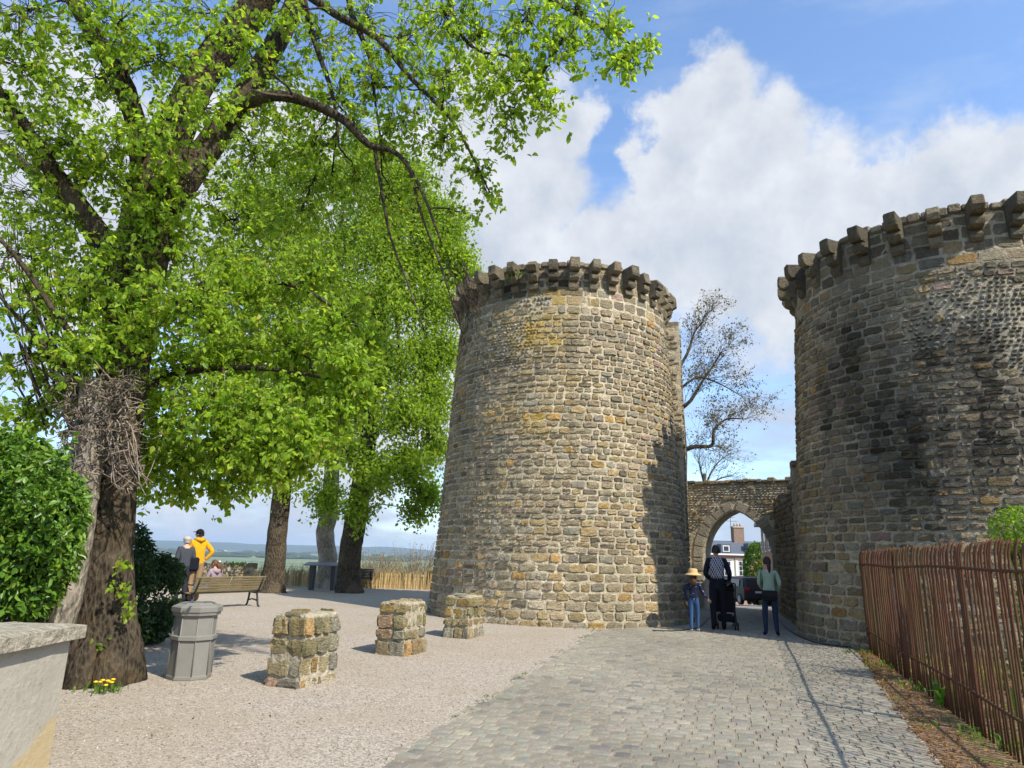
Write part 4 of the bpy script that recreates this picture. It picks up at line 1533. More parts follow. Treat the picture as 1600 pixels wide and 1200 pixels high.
for k in range(70):
    c = np.array(at(random.uniform(-20, 105), random.uniform(690, 900), 5.75 + random.uniform(0, .5)))
    v = np.array([random.uniform(-.2, .6), random.uniform(-.5, .1), random.uniform(.1, .7)]); v /= np.linalg.norm(v)
    L = random.uniform(.12, .28)
    tt = NP.uniform(.2, 1, 16)
    leaves(ml, c + v * L * tt[:, None] + NP.normal(0, .012, (16, 3)) - np.array(root_bush.location), .06, LAUREL, outward=np.tile(v, (16, 1)))
ml.build('shoots', 'hedge_leaf', root_bush, kind='stuff')
h1 = gp(225, 1012); h2 = gp(262, 985)
hz = 12.0
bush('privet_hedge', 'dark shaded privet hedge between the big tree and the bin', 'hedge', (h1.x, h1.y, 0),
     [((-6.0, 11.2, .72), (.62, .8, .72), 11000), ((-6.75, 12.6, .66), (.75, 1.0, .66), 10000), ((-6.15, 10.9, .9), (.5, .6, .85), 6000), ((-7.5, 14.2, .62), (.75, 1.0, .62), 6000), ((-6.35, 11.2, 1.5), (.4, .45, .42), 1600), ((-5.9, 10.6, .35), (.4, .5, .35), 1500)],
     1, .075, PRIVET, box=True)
DRY = [(3, (.32, .25, .11)), (2, (.25, .20, .08)), (2, (.20, .19, .06)), (1, (.14, .15, .05))]
for px, py, Yd, r, lab in [(655, 890, 36, 2.0, 'large dry straw-coloured shrub on the slope beside the tower'), (590, 890, 37, 1.5, 'smaller dry straw-coloured shrub beyond the paling fence')]:
    c = at(px, py, Yd)
    root = thing('dry_shrub', lab, 'shrub', (c.x, c.y, c.z - 2.2))
    mt, ml = MB(), MB()
    for k in range(420):
        v = Vector((random.gauss(0, .8), random.gauss(0, .8), 1.0)).normalized()
        L = r * random.uniform(.8, 1.35)
        p0 = Vector((random.gauss(0, .35), random.gauss(0, .35), 0))
        p1 = p0 + Vector((v.x * L, v.y * L, 2.2 - r + v.z * L * 1.35))
        Q = curve(p0, p1, -.15, .06, 5)
        mt.tube(Q, np.linspace(.02, .007, 5), 3, (.3, .24, .11), 0, False)
        leaves(ml, Q[2:] + NP.normal(0, .12, (3, 3)), .10, DRY, detail=4)
    mt.build('stems', 'dry_stem', root, kind='stuff')
    ml.build('foliage', 'leaf', root, kind='stuff')
# reeds behind the paling
root = thing('reed_bank', 'bank of dry reeds standing behind the paling fence', 'reeds', (-6, 30.6, 0))
mt = MB()
for k in range(3200):
    x = random.uniform(-6, 8.2); y = random.uniform(0, 2.2)
    hgt = random.uniform(.55, 1.1) * (1 + .25 * fbm(x * .8, 1.0))
    P = np.array([[x, y, -1.0 if y > .6 else -.1], [x + random.gauss(0, .05), y, hgt * .5], [x + random.gauss(0, .14), y + random.gauss(0, .05), hgt - .35 * y]])
    mt.tube(P, [.012, .009, .003], 3, pick([(3, (.42, .30, .12)), (2, (.33, .25, .10)), (1, (.25, .23, .08))]), 0, False)
mt.build('reeds', 'painted', root, kind='stuff')
# garden behind the railing
GRASSY = [(3, (.16, .26, .02)), (2, (.11, .20, .02)), (1, (.20, .28, .03))]
bc = at(1600, 850, 9.0)
bush('garden_shrub', 'light green shrub behind the right end of the railing', 'shrub', (bc.x + .1, bc.y, 0), [(tuple(at(1592, 830, 9.0)), (.32, .35, .34), 1500), (tuple(at(1630, 860, 9.2)), (.45, .4, .5), 1800), (tuple(at(1640, 960, 9.3)), (.4, .4, .6), 900), (tuple(at(1600, 930, 9.3)), (.22, .3, .35), 300)], 1, .05, GRASSY, 'leaf', 8)
IVY = [(3, (.03, .07, .015)), (2, (.05, .10, .02)), (1, (.08, .14, .02))]
for (x, y, r, n, lab) in [(8.0, 10.1, .7, 1500, 'dark low ivy mound behind the middle of the railing'), (7.3, 8.2, .55, 1100, 'dark low ivy mound near the right end of the railing'), (8.6, 11.2, .5, 900, 'dark ivy clump against the foot of the right tower')]:
    bush('ivy_mound', lab, 'ivy', (x, y, 0), [((x, y, r * .4), (r, r, r * .7), n)], 1, .07, IVY, stems=3)
# tree in the garden, right of the frame
GT = Tree('garden_tree', 'young tree in the garden right of the railing', (8.9, 4.6, 0))
GT.limb([Vector((8.9, 4.6, -.1)), Vector((8.85, 4.6, 1.5)), Vector((8.8, 4.7, 3.2)), Vector((8.7, 4.8, 5.0))], [.16, .13, .1, .05], 9)
for k in range(16):
    v = Vector((random.gauss(0, 1), random.gauss(0, 1), random.gauss(0, .7))).normalized()
    GT.clump(Vector((8.7, 4.7, 4.6)) + v * random.uniform(.5, 1.5), .6, 14, 10, .085, LIME)
GT.finish()


def tuft(name, label, cat, base, n, size, h, pal, spread=.12, mat='leaf', flowers=None, extra_name=None):
    root = thing(name, label, cat, tuple(base))
    ml = MB()
    V, F, C = [], [], []
    for k in range(n):
        a = random.uniform(0, 2 * math.pi)
        d = Vector((math.cos(a), math.sin(a), 0))
        p = Vector((random.gauss(0, spread), random.gauss(0, spread), 0))
        L = h * random.uniform(.5, 1.2)
        lean = random.uniform(.15, .9)
        w = size * random.uniform(.6, 1.2)
        s = Vector((-d.y, d.x, 0)) * w
        q1 = p + d * L * lean * .45 + Vector((0, 0, L * .6))
        q2 = p + d * L * lean + Vector((0, 0, L * (1 - .5 * lean)))
        c = pick(pal)
        ml.add([p - s * .3, p + s * .3, q1 + s, q1 - s, q2], [[0, 1, 2, 3], [3, 2, 4]], c)
    ml.build('leaves', mat, root, kind='stuff')
    if flowers:
        for k in range(flowers):
            m2 = MB()
            x, y = random.gauss(0, spread), random.gauss(0, spread * .6)
            z = h * random.uniform(.6, 1.1)
            m2.tube([(x, y, 0), (x, y, z)], .003, 4, (.12, .2, .04), 0)
            m2.ell((x, y, z + .004), (.024, .024, .012), 10, 5, (.75, .47, .01), 0)
            m2.build('flower', 'painted', root)
    return root


WEED = [(3, (.07, .15, .02)), (2, (.11, .20, .025)), (1, (.16, .22, .04))]
tuft('dandelion', 'yellow flowering dandelion at the foot of the big tree', 'dandelion', gp(160, 1082), 46, .014, .12, WEED, .10, flowers=8)
tuft('weed', 'largest green weed at the foot of the sunlit tower', 'weed', gp(948, 978), 60, .02, .2, WEED, .2)
tuft('weed', 'small green weed near the shadow edge at the foot of the sunlit tower', 'weed', gp(988, 980), 34, .018, .16, WEED, .1)
tuft('weed', 'thin grass at the tower foot left of the largest weed', 'weed', gp(918, 983), 26, .010, .08, WEED, .2)
vr = random.Random(12)
for px, py, n, h, sp, lab in [(1498, 1105, 60, .3, .16, 'broad-leaved green weed in the litter by the railing'), (1432, 1078, 40, .16, .16, 'low bright weed in the verge halfway along the railing'), (1355, 1022, 30, .12, .12, 'weed at the foot of the railing end post'), (1385, 1045, 40, .14, .2, 'weed patch between the end post and the bright weed'), (1530, 1150, 26, .12, .12, 'small weed in front of the broad-leaved weed'), (1590, 1175, 30, .16, .12, 'weed under the railing at the right picture edge'), (1335, 1020, 26, .08, .15, 'moss and weeds where the cobbles meet the right tower')]:
    tuft('weed', lab, 'weed', gp(px, py), n, .03 if h > .25 else .014, h, WEED, sp)
# grass behind the railing, one mass
ml = MB()
for k in range(9000):
    t = random.random(); x = 5.0 + random.random() * 7; y = 4.8 + random.random() * 8.2
    fx = np.interp(y, [3, 6.18, 13.79], [3.2, 4.27, 6.82])
    if x < fx + .1 or fbm(x * .7, y * .7, 3.3) < .02: continue
    h = random.uniform(.06, .2); a = random.uniform(0, 6.28); w = .008
    dx, dy = math.cos(a), math.sin(a)
    ml.add([(x - dy * w, y + dx * w, 0), (x + dy * w, y - dx * w, 0), (x + dx * h * .4, y + dy * h * .4, h)], [[0, 1, 2]], pick(GRASSY) * .8)
tag(ml.build('garden_grass', 'leaf', kind='stuff'), 'rough grass in the garden behind the railing', 'grass')
# dead leaves on the verge
ml = MB()
n = 5200
vy = NP.uniform(5.0, 13.6, n)
lx = np.interp(vy, [5.94, 8.09, 13.44], [3.52, 4.36, 6.6]); fx = np.interp(vy, [3, 6.18, 13.79], [3.2, 4.27, 6.82])
vx = lx - .05 + NP.uniform(0, 1.6, n) ** 1.5 * (fx - lx + .6)
leaves(ml, np.stack([vx, vy, NP.uniform(.008, .03, n)], 1), .045, [(3, (.22, .12, .06)), (2, (.30, .18, .10)), (1, (.13, .075, .04)), (1, (.38, .26, .15))], up=3.0, detail=4)
tag(ml.build('leaf_litter', 'leaf', kind='stuff'), 'brown leaf litter along the verge by the railing', 'leaf litter')
# twigs of a plant on the tower head
tuft('weed', 'small plant growing on the head of the left tower', 'weed', (.0, 16.9, 8.6), 40, .03, .38, WEED, .14)
# fallen leaves and bud scales on the gravel
ml = MB()
n = 420
fx = NP.normal(-3.8, 1.5, n); fy = NP.uniform(5.6, 16, n)
ok_ = (fx < (-0.9 + (fy - 5.5) * 0.29)) & (fx > -6.5)
fx, fy = fx[ok_], fy[ok_]
leaves(ml, np.stack([fx, fy, NP.uniform(.006, .014, len(fx))], 1), .032, [(3, (.20, .12, .06)), (2, (.30, .22, .10)), (1, (.14, .16, .03))], up=3.0, detail=4)
tag(ml.build('fallen_leaves', 'leaf', kind='stuff'), 'scattered dry leaves on the gravel plaza', 'leaves')
# weeds in the seam between gravel and cobbles
ml = MB()
for k in range(260):
    y = random.uniform(5.4, 15.4)
    x = float(edge_x(ROAD_L, y)) + random.gauss(.0, .05)
    if fbm(x * 2, y * 1.6, 7.7) < .05: continue
    for q in range(5):
        a = random.uniform(0, 6.28); h = random.uniform(.015, .05)
        ml.add([(x - .003, y, .004), (x + .003, y, .004), (x + math.cos(a) * h, y + math.sin(a) * h, h * .8)], [[0, 1, 2]], pick(WEED) * .8)
tag(ml.build('seam_weeds', 'leaf', kind='stuff'), 'tiny weeds in the seam between gravel and cobbles', 'weeds')
# ------------------------------------------------------------------ low plastered wall, bottom left
m, nt, out = material('old_plaster')
tc = nt.node('ShaderNodeTexCoord').outputs['Object']
spx = nt.node('ShaderNodeSeparateXYZ'); nt.l.new(tc, spx.inputs[0])
n1 = nt.noise(tc, 2.2, 7, .65); n2 = nt.noise(tc, 14, 6, .7)
c = nt.mix(n1, (.27, .245, .195), (.47, .43, .35))
c = nt.mix(nt.math('MULTIPLY', nt.smooth(n2, .56, .72), .6), c, (.20, .185, .15))
edge = nt.math('ADD', nt.math('SUBTRACT', spx.outputs['Z'], .34), nt.math('ADD', nt.math('MULTIPLY', spx.outputs['Y'], -.55), nt.math('MULTIPLY', nt.math('SUBTRACT', n1, .5), .25)))
c = nt.mix(nt.math('SUBTRACT', 1.0, nt.smooth(edge, -.03, .03)), c, (.42, .33, .19))
principled(nt, out, c, .95, nt.bump(nt.math('ADD', n2, n1), .7, .02), 0, .1)
WX, WY, WH = -3.2, 5.33, .86
lw = thing('low_wall', 'low plastered wall with thick stone coping at the left corner', 'wall', (WX, WY, 0))
MB().add(*(lambda P: ([(x, y, z) for z in (-.1, WH) for x, y in P], [[q, (q + 1) % 6, 6 + (q + 1) % 6, 6 + q] for q in range(6)] + [[6, 7, 8, 11], [11, 8, 9, 10]]))([(0, -4.5), (0, 0), (-3.6, 0), (-3.6, -.45), (-.45, -.45), (-.45, -4.5)][::1])).build('plaster_wall', 'old_plaster', lw)


def coping_stone(x0, x1, y0, y1):
    mb = MB()
    nx, ny = 8, 8
    V = []
    for zz in (0, 1):
        for q in range(nx + 1):
            for r in range(ny + 1):
                xx = x0 + (x1 - x0) * q / nx; yy = y0 + (y1 - y0) * r / ny
                ed = r in (0, ny) or q in (0, nx)
                zt = WH + .004 if zz == 0 else WH + .115 - (.022 if ed else 0) + NP.uniform(-.005, .005)
                V.append((xx + NP.uniform(-.006, .006), yy + NP.uniform(-.006, .006), zt))
    N1 = (nx + 1) * (ny + 1)
    I = lambda zz, q, r: zz * N1 + q * (ny + 1) + r
    f = []
    for q in range(nx):
        for r in range(ny):
            f.append([I(1, q, r), I(1, q + 1, r), I(1, q + 1, r + 1), I(1, q, r + 1)])
            f.append([I(0, q, r), I(0, q, r + 1), I(0, q + 1, r + 1), I(0, q + 1, r)])
        f.append([I(0, q, 0), I(0, q + 1, 0), I(1, q + 1, 0), I(1, q, 0)])
        f.append([I(0, q, ny), I(1, q, ny), I(1, q + 1, ny), I(0, q + 1, ny)])
    for r in range(ny):
        f.append([I(0, 0, r), I(1, 0, r), I(1, 0, r + 1), I(0, 0, r + 1)])
        f.append([I(0, nx, r), I(0, nx, r + 1), I(1, nx, r + 1), I(1, nx, r)])
    mb.add(V, f, np.array((.36, .32, .24)) * random.uniform(.92, 1.08))
    mb.build('coping_stone', 'masonry', lw)


y = .06
for L in (1.25, .95, 1.1, 1.0):
    coping_stone(-.52, .07, y - L, y); y -= L + .01
x = -.53
for L in (1.0, 1.1, .95):
    coping_stone(x - L, x, -.52, .06); x -= L + .01

# ------------------------------------------------------------------ rubble pillars
PIL_PAL = [(4, (.30, .245, .15)), (3, (.34, .26, .15)), (2, (.25, .225, .17)), (.7, (.36, .24, .17)), (.7, (.40, .25, .11)), (.8, (.38, .35, .28)), (1, (.20, .17, .11))]


def pillar(label, ctr, a, b, H, rot, moss=0.0):
    root = thing('stone_pillar', label, 'stone pillar', (ctr[0], ctr[1], 0), 0, 'stub pillars on the plaza')
    cr, sr = math.cos(rot), math.sin(rot)
    C2 = np.array(ctr[:2])

    def tn(s, z, c):
        k = max(0, min(1, moss * (fbm(s * 2.5, z * 3, ctr[0]) + .5) * (z / H)))
        return np.array(c) * (1 - k) * (.85 + .2 * fbm(s * 2, z * 2, ctr[1])) + np.array((.20, .18, .05)) * k
    st = []
    crs = courses_between(-.04, H, .14, .27)
    cor = [(-a / 2, -b / 2), (a / 2, -b / 2), (a / 2, b / 2), (-a / 2, b / 2)]
    cor = [np.array([x * cr - y * sr, x * sr + y * cr]) for x, y in cor]
    for q in range(4):
        p0, p1 = cor[q], cor[(q + 1) % 4]
        L = np.linalg.norm(p1 - p0); t = (p1 - p0) / L; n = np.array([t[1], -t[0]])

        def fmap(s, z, p0=p0, t=t, n=n):
            s = np.asarray(s, float); z = np.asarray(z, float)
            k = .02 * np.sin(z * 7 + q * 2 + ctr[1]) - .03 * z / H
            P = np.stack([C2[0] + p0[0] + t[0] * s + n[0] * k, C2[1] + p0[1] + t[1] * s + n[1] * k, z], -1)
            return P, np.tile(np.array([n[0], n[1], 0.0]), (len(s), 1))
        st += lay(fmap, L, crs, (.14, .32), PIL_PAL, .020, .026, .012, None, tn, None, 0.0, True)

    def topmap(s, z):
        s = np.asarray(s, float); z = np.asarray(z, float)
        px, py = (s - a / 2) * .95, (z - b / 2) * .95
        P = np.stack([ctr[0] + px * cr - py * sr, ctr[1] + px * sr + py * cr, H + .0 + .03 * np.cos(px * 3) * np.cos(py * 3)], -1)
        return P, np.tile(np.array([0, 0, 1.0]), (len(s), 1))
    st += lay(topmap, a, courses_between(0, b, .16, .28), (.18, .3), PIL_PAL, .02, .018, .008, lambda s, z, w, h: s - w / 2 < -.03 or s + w / 2 > a + .03, tn)
    place_stones(st, root, 'stone', 'stone_face', 'stones_behind')
    mb = MB()
    V = []
    for z, k in ((-.05, .985), (H * .5, .935), (H - .01, .90), (H + .012, .86), (H + .028, .5)):
        V += [(c[0] * k, c[1] * k, z) for c in cor]
    mb.add(V, [[r * 4 + q, r * 4 + (q + 1) % 4, r * 4 + 4 + (q + 1) % 4, r * 4 + 4 + q] for r in range(4) for q in range(4)] + [[16, 17, 18, 19]], (.38, .33, .235))
    mb.build('mortar_core', 'masonry', root)


pillar('nearest and largest of the three rubble stone pillars', (-2.42, 8.76), .48, .70, .78, math.radians(-21), .5)
pillar('mossy middle one of the three rubble stone pillars', (-1.64, 11.42), .50, .70, .76, math.radians(-21), 1.0)
pillar('rubble stone pillar standing closest to the round tower', (-.80, 13.85), .52, .70, .74, math.radians(-21), .7)

# ------------------------------------------------------------------ octagonal litter bin
bl = (gp(252, 1064) + gp(318, 1063)) / 2
bc = Vector((bl.x - .02, bl.y + .2, 0))
root = thing('litter_bin', 'grey octagonal plastic litter bin beside the privet hedge', 'litter bin', tuple(bc))
root.scale = (.90, .90, .87)
a0 = math.pi / 8 + .12
rb = .275
MB().lathe([(rb, 0), (rb + .008, .008), (rb + .008, .045), (rb, .055), (rb - .012, .50)], 8, (0, 0, 0), (.2, .2, .2), 0, False, a0).build('base_shell', 'bin_plastic', root)
MB().lathe([(rb - .012, .50), (rb + .022, .515), (rb + .022, .56), (rb - .008, .575)], 8, (0, 0, 0), (.2, .2, .2), 0, False, a0).build('middle_band', 'bin_plastic', root)
MB().lathe([(rb - .008, .575), (rb - .014, .80), (rb - .006, .82)], 8, (0, 0, 0), (.2, .2, .2), 0, False, a0).build('upper_shell', 'bin_plastic', root)
MB().lathe([(rb - .006, .82), (rb + .03, .84), (rb + .035, .875), (rb + .05, .885), (rb + .052, .945), (rb + .03, .962), (rb - .03, .985)], 8, (0, 0, 0), (.2, .2, .2), 0, False, a0).build('rim', 'bin_plastic', root)
mb = MB()
mb.lathe([(rb - .04, .98), (rb - .055, 1.0), (.05, 1.012)], 8, (0, 0, 0), (.2, .2, .2), 0, False, a0)
mb.box((0, -.12, 1.005), (.16, .06, .012), .1)
mb.build('lid', 'bin_plastic', root)
for k in range(8):
    a = a0 + k * math.pi / 4
    MB().tube([((rb + .002) * math.cos(a), (rb + .002) * math.sin(a), .05), ((rb - .008) * math.cos(a), (rb - .008) * math.sin(a), .8)], .008, 6).build('corner_rib', 'bin_plastic', root)


# ------------------------------------------------------------------ benches
def bench(label, A, B, L=1.9, mat='bench_wood', group='park benches', arm=True):
    """A, B: feet of the two end supports; faces to the left of A->B"""
    A, B = Vector(A), Vector(B)
    c = (A + B) / 2
    ang = math.atan2(B.y - A.y, B.x - A.x)
    root = thing('park_bench', label, 'bench', (c.x, c.y, 0), ang, group)
    hl = (B - A).length / 2
    # local: x along, y = forward (seat side)
    for sx in (-hl, hl):
        mb = MB()
        mb.tube([(sx, -.16, .40), (sx, -.20, .22), (sx, -.24, .06), (sx, -.30, 0)], [.028, .026, .026, .03], 6)
        mb.tube([(sx, .14, .40), (sx, .16, .22), (sx, .20, .06), (sx, .26, 0)], [.028, .026, .026, .03], 6)
        mb.tube([(sx, -.22, .17), (sx, 0, .21), (sx, .17, .17)], [.022, .02, .022], 6)
        mb.build('leg', 'dark_metal', root)
        mb = MB()
        mb.tube([(sx, .30, .42), (sx, .1, .40), (sx, -.14, .39), (sx, -.24, .52), (sx, -.31, .68), (sx, -.37, .84)], [.022, .025, .028, .026, .024, .024], 6)
        mb.build('back_support', 'dark_metal', root)
        if arm:
            mb = MB()
            mb.tube([(sx, -.28, .62), (sx, -.05, .645), (sx, .2, .64), (sx, .27, .60), (sx, .26, .5), (sx, .22, .42)], .018, 6)
            mb.build('armrest', 'dark_metal', root)
    ov = .09
    for y, z in [(-.10, .425), (0, .43), (.10, .435), (.20, .44), (.29, .437)]:
        MB().bbox((0, y, z), (2 * hl + 2 * ov, .085, .034), .008).build('seat_slat', mat, root)
    t = Matrix.Rotation(math.radians(-24), 3, 'X')
    for k in range(6):
        y, z = -.20 - .028 * k * 1.05, .50 + .068 * k
        M = Matrix.Rotation(math.radians(22), 3, 'X')
        MB().bbox((0, y, z), (2 * hl + 2 * ov, .03, .058), .008, 0, M=M).build('back_slat', mat, root)
    for sx in (-.05,):
        MB().tube([(sx, -.19, .47), (sx, -.37, .86)], .008, 5).build('back_strap', 'zinc', root)
    root.scale = (1, 1, .92)
    return root


br = gp(393, 947)
bench('weathered slatted bench seen from behind with a girl seated on it', (br.x - 1.0, br.y - 1.62), (br.x, br.y))
bb = gp(570, 920)
bench('black-framed bench half hidden by a leaning lime trunk', (bb.x - 1.55, bb.y + .25), (bb.x + .1, bb.y + .6), mat='dark_metal')
b3_ = gp(664, 921)
bench('bench at the terrace edge half hidden by the round tower', (b3_.x + .1, b3_.y + .2), (b3_.x + 1.8, b3_.y + .5))

# ------------------------------------------------------------------ viewing table
tb_ = gp(503, 922)
root = thing('viewing_table', 'slate viewing table with sloping top between the lime trunks', 'viewing table', (tb_.x, tb_.y, 0), .06)
M = Matrix.Rotation(math.radians(7), 3, 'X')
MB().bbox((0, 0, .98), (1.45, .75, .045), .012, 0, M=M).build('table_top', 'slate_stone', root)
for sx in (-.42, .40):
    mb = MB()
    mb.box((sx, 0, .46), (.13, .38, .95), 0, taper=1.35)
    mb.build('leg', 'slate_dark', root)

# ------------------------------------------------------------------ parapet wall of the terrace
pa, pb = at(316, 890, 25.5), at(394, 890, 26.8)
ruin_wall('parapet_wall', 'dark stone parapet at the terrace edge behind the slatted bench', (pa.x - .2, pa.y), (pb.x, pb.y), .5, [(0, .86), (1, .86)], 1, .8, .03)
tuft('weed', 'small plant on top of the dark parapet wall', 'weed', ((pa.x * .35 + pb.x * .65), (pa.y * .35 + pb.y * .65), .86), 60, .03, .2, WEED, .22)

# ------------------------------------------------------------------ chestnut paling fence
pl = thing('paling_fence', 'chestnut paling fence along the terrace edge', 'fence', (-14.0, 30.0, 0))
pk = []
n = 280
pale_me = []
for q in range(5):
    h = random.uniform(.62, .78)
    mb = MB().box((0, 0, h / 2), (.034, .02, h), 0, pick([(2, (.42, .28, .12)), (1, (.50, .35, .17)), (1, (.33, .24, .12))]), taper=.75)
    pale_me.append(mb.mesh('pale', 'painted'))
for k in range(n):
    o = bpy.data.objects.new('pale', random.choice(pale_me))
    COL.objects.link(o); o.parent = pl
    o.location = (k * 15.2 / n, .25 * math.sin(k * .05), 0)
    o.rotation_euler = (random.gauss(0, .03), random.gauss(0, .035), random.uniform(-.4, .4))
for z in (.18, .5):
    MB().tube([(k * 15.2 / 40, .25 * math.sin(k * 7 * .05) + .014, z) for k in range(41)], .006, 4).build('wire', 'dark_metal', pl)

# ------------------------------------------------------------------ rusty railing
ra, rb_ = Vector((6.86, 13.72)), Vector((4.27, 6.18))
dirv = (rb_ - ra).normalized()
Ltot = (rb_ - ra).length + 3.0
rail = thing('iron_railing', 'rusty iron bar railing running from the right tower along the road', 'railing', (ra.x, ra.y, 0))
inw = Vector((-dirv.y, dirv.x))      # garden side
if inw.x < 0: inw = -inw
bars = []
for q in range(4):
    mb = MB()
    j = lambda s: random.gauss(0, s)
    mb.tube([(0, 0, -.05), (j(.006), j(.006), .5), (j(.008), j(.008), 1.2), (j(.006), 0, 1.66), (inw.x * .008, inw.y * .008, 1.76), (inw.x * .025, inw.y * .025, 1.83), (inw.x * .05, inw.y * .05, 1.87)], .0105, 6)
    bars.append(mb.mesh('bar', 'rust'))
nb = int(Ltot / .09)
for k in range(1, nb):
    p = dirv * (k * .09)
    o = bpy.data.objects.new('bar', bars[k % 4] if random.random() < .7 else random.choice(bars))
    COL.objects.link(o); o.parent = rail
    o.location = (p.x + random.gauss(0, .005), p.y + random.gauss(0, .005), random.gauss(0, .012))
    o.rotation_euler = (random.gauss(0, .004), random.gauss(0, .004), random.gauss(0, .12))
    o.scale = (1, 1, .955)
for z in (1.54, .36):
    pts = [(dirv.x * s, dirv.y * s, z + .012 * math.sin(s * 1.3)) for s in np.linspace(0, Ltot, 24)]
    MB().tube(pts, .016, 6).build('rail', 'rust', rail)
MB().bbox((0, 0, .9), (.11, .11, 1.80), .012, math.atan2(dirv.y, dirv.x)).build('end_post', 'rust', rail)
for s in (3.6, 6.9, 9.8):
    MB().bbox((dirv.x * s + inw.x * .03, dirv.y * s + inw.y * .03, .86), (.05, .05, 1.8), .006, math.atan2(dirv.y, dirv.x)).build('post', 'rust', rail)


# ------------------------------------------------------------------ houses beyond the gate
def gz(y): return float(street_z(y))


hy = 76.0
hA = at(1085, 870, hy); hB = at(1200, 870, hy)
house = thing('brick_house', 'red brick house with slate roof and pale shutters beyond the arch', 'house', (hA.x, hy, gz(hy)))
zb = gz(hy)
W = hB.x - hA.x + 3
eave = at(1140, 866, hy).z - zb
ridge = at(1140, 845, hy + 3).z - zb
MB().box((W / 2, 3, eave / 2), (W, 6, eave)).build('wall', 'red_brick', house)
rf = MB().prism([(-.3, -.35, eave - .05), (-.3, 6.4, eave - .05), (-.3, 3, ridge)], (W + .6, 0, 0)).build('roof', 'roof_slate', house)
MB().box((W / 2, -.33, eave - .02), (W + .6, .16, .16)).build('gutter', 'white_paint', house)
for px in (1137, 1160):
    c = at(px, 888, hy - .1)
    x, z = c.x - hA.x, c.z - zb
    wn = MB()
    wn.box((x, -.05, z), (.78, .1, 1.55)); w_o = wn.build('window', 'white_paint', house)
    for dx in (-.17, .17):
        for dz in (-.5, 0, .5):
            MB().box((x + dx, -.115, z + dz), (.27, .03, .42)).build('pane', 'glass_dark', w_o)
    for dx in (-.55, .55):
        MB().bbox((x + dx, -.04, z), (.28, .08, 1.62), .01).build('shutter', 'white_paint', house)
    MB().box((x, -.03, z + .95), (1.45, .07, .18)).build('lintel', 'cream_stone', house)
    for dx in (-.77, .77):
        MB().box((x + dx, -.02, z), (.12, .05, 1.75)).build('surround', 'cream_stone', house)
for px, py in ((1130, 857), (1172, 856)):
    c = at(px, py, hy + 1)
    x, z = c.x - hA.x, c.z - zb
    d = MB()
    d.box((x, .75, z), (1.1, 1.5, .95)); d_o = d.build('dormer', 'roof_slate', house)
    MB().box((x, -.03, z - .02), (.72, .06, .66)).build('frame', 'white_paint', d_o)
    MB().box((x, -.07, z - .02), (.52, .03, .48)).build('pane', 'glass_dark', d_o)
c = at(1153, 841, hy + 3)
x, z = c.x - hA.x, c.z - zb
ch = MB().box((x, 3, z + .1), (1.15, .9, 2.2)).build('chimney', 'old_brick', rf)
mb = MB().box((x, 3, z + 1.24), (1.3, 1.05, .16), 0, (.4, .36, .3))
for dx in (-.33, .0, .33): mb.lathe([(.13, 0), (.11, .34)], 10, (x + dx, 3, z + 1.3), (.40, .22, .15))
mb.build('chimney_pots', 'painted', rf)
mb = MB().tube([(x - .75, 3, z - .2), (x - .75, 3, z + 3.1)], .03, 5)
for zz, L in ((2.9, .35), (2.3, .5), (1.9, .8)): mb.tube([(x - .75 - L, 3, z + zz), (x - .75 + L, 3, z + zz)], .02, 4)
mb.build('aerial', 'dark_metal', rf)

# tall brick house on the right of the street
a1, a2 = at(1191, 870, 46), at(1216, 870, 33.5)
tall = thing('tall_brick_house', 'tall narrow brick house front seen edge-on at the right of the arch', 'house', (a1.x, a1.y, gz(46)))
u = Vector((a2.x - a1.x, a2.y - a1.y, 0)); Lh = u.length; u.normalize(); nn = Vector((-u.y, u.x, 0))
if nn.x > 0: nn = -nn
th = at(1192, 824, 46).z - gz(46)
Mr = Matrix.Rotation(math.atan2(u.y, u.x), 3, 'Z')
sg = -1 if nn.dot(Mr @ Vector((0, 1, 0))) > 0 else 1
def tb2(x, y, z, sx, sy, sz, name, mat, par=None):
    v = Mr @ Vector((x, y * sg, 0))
    return MB().box((v.x, v.y, z), (sx, sy, sz), math.atan2(u.y, u.x)).build(name, mat, par or tall)
tb2(Lh / 2, 3, th / 2 - .3, Lh, 6, th + .6, 'wall', 'red_brick')
tb2(Lh / 2, 2.9, th + .12, Lh + .5, 6.6, .22, 'cornice', 'roof_slate')
for k in range(4):
    xx = 1.5 + k * (Lh - 2.4) / 3.2
    for zz in (1.5, 4.1):
        w_o = tb2(xx, -.01, zz, .95, .12, 1.5, 'window', 'white_paint')
        tb2(xx, -.07, zz, .75, .06, 1.3, 'pane', 'glass_dark', w_o)
# ivy-clad evergreen in front
ec = at(1183, 880, 58)
root = thing('evergreen_tree', 'rounded evergreen between the brick house and the tall house', 'tree', (ec.x, ec.y, gz(58)))
MB().tube([(0, 0, -.1), (0, 0, 2.5)], [.15, .06], 7).build('trunk', 'bark', root)
ml = MB()
v = NP.normal(0, 1, (5200, 3)); v /= np.linalg.norm(v, axis=1)[:, None]
ztop = at(1185, 848, 58).z - gz(58)
P = v * np.array([1.15, 1.1, ztop / 2]) * (1 - np.abs(NP.normal(0, .12, 5200)))[:, None] + np.array([0, 0, ztop / 2 + .1])
leaves(ml, P, .22, [(3, (.05, .11, .015)), (2, (.09, .16, .02)), (1, (.16, .19, .02))], detail=4)
ml.build('crown', 'leaf', root, kind='stuff')


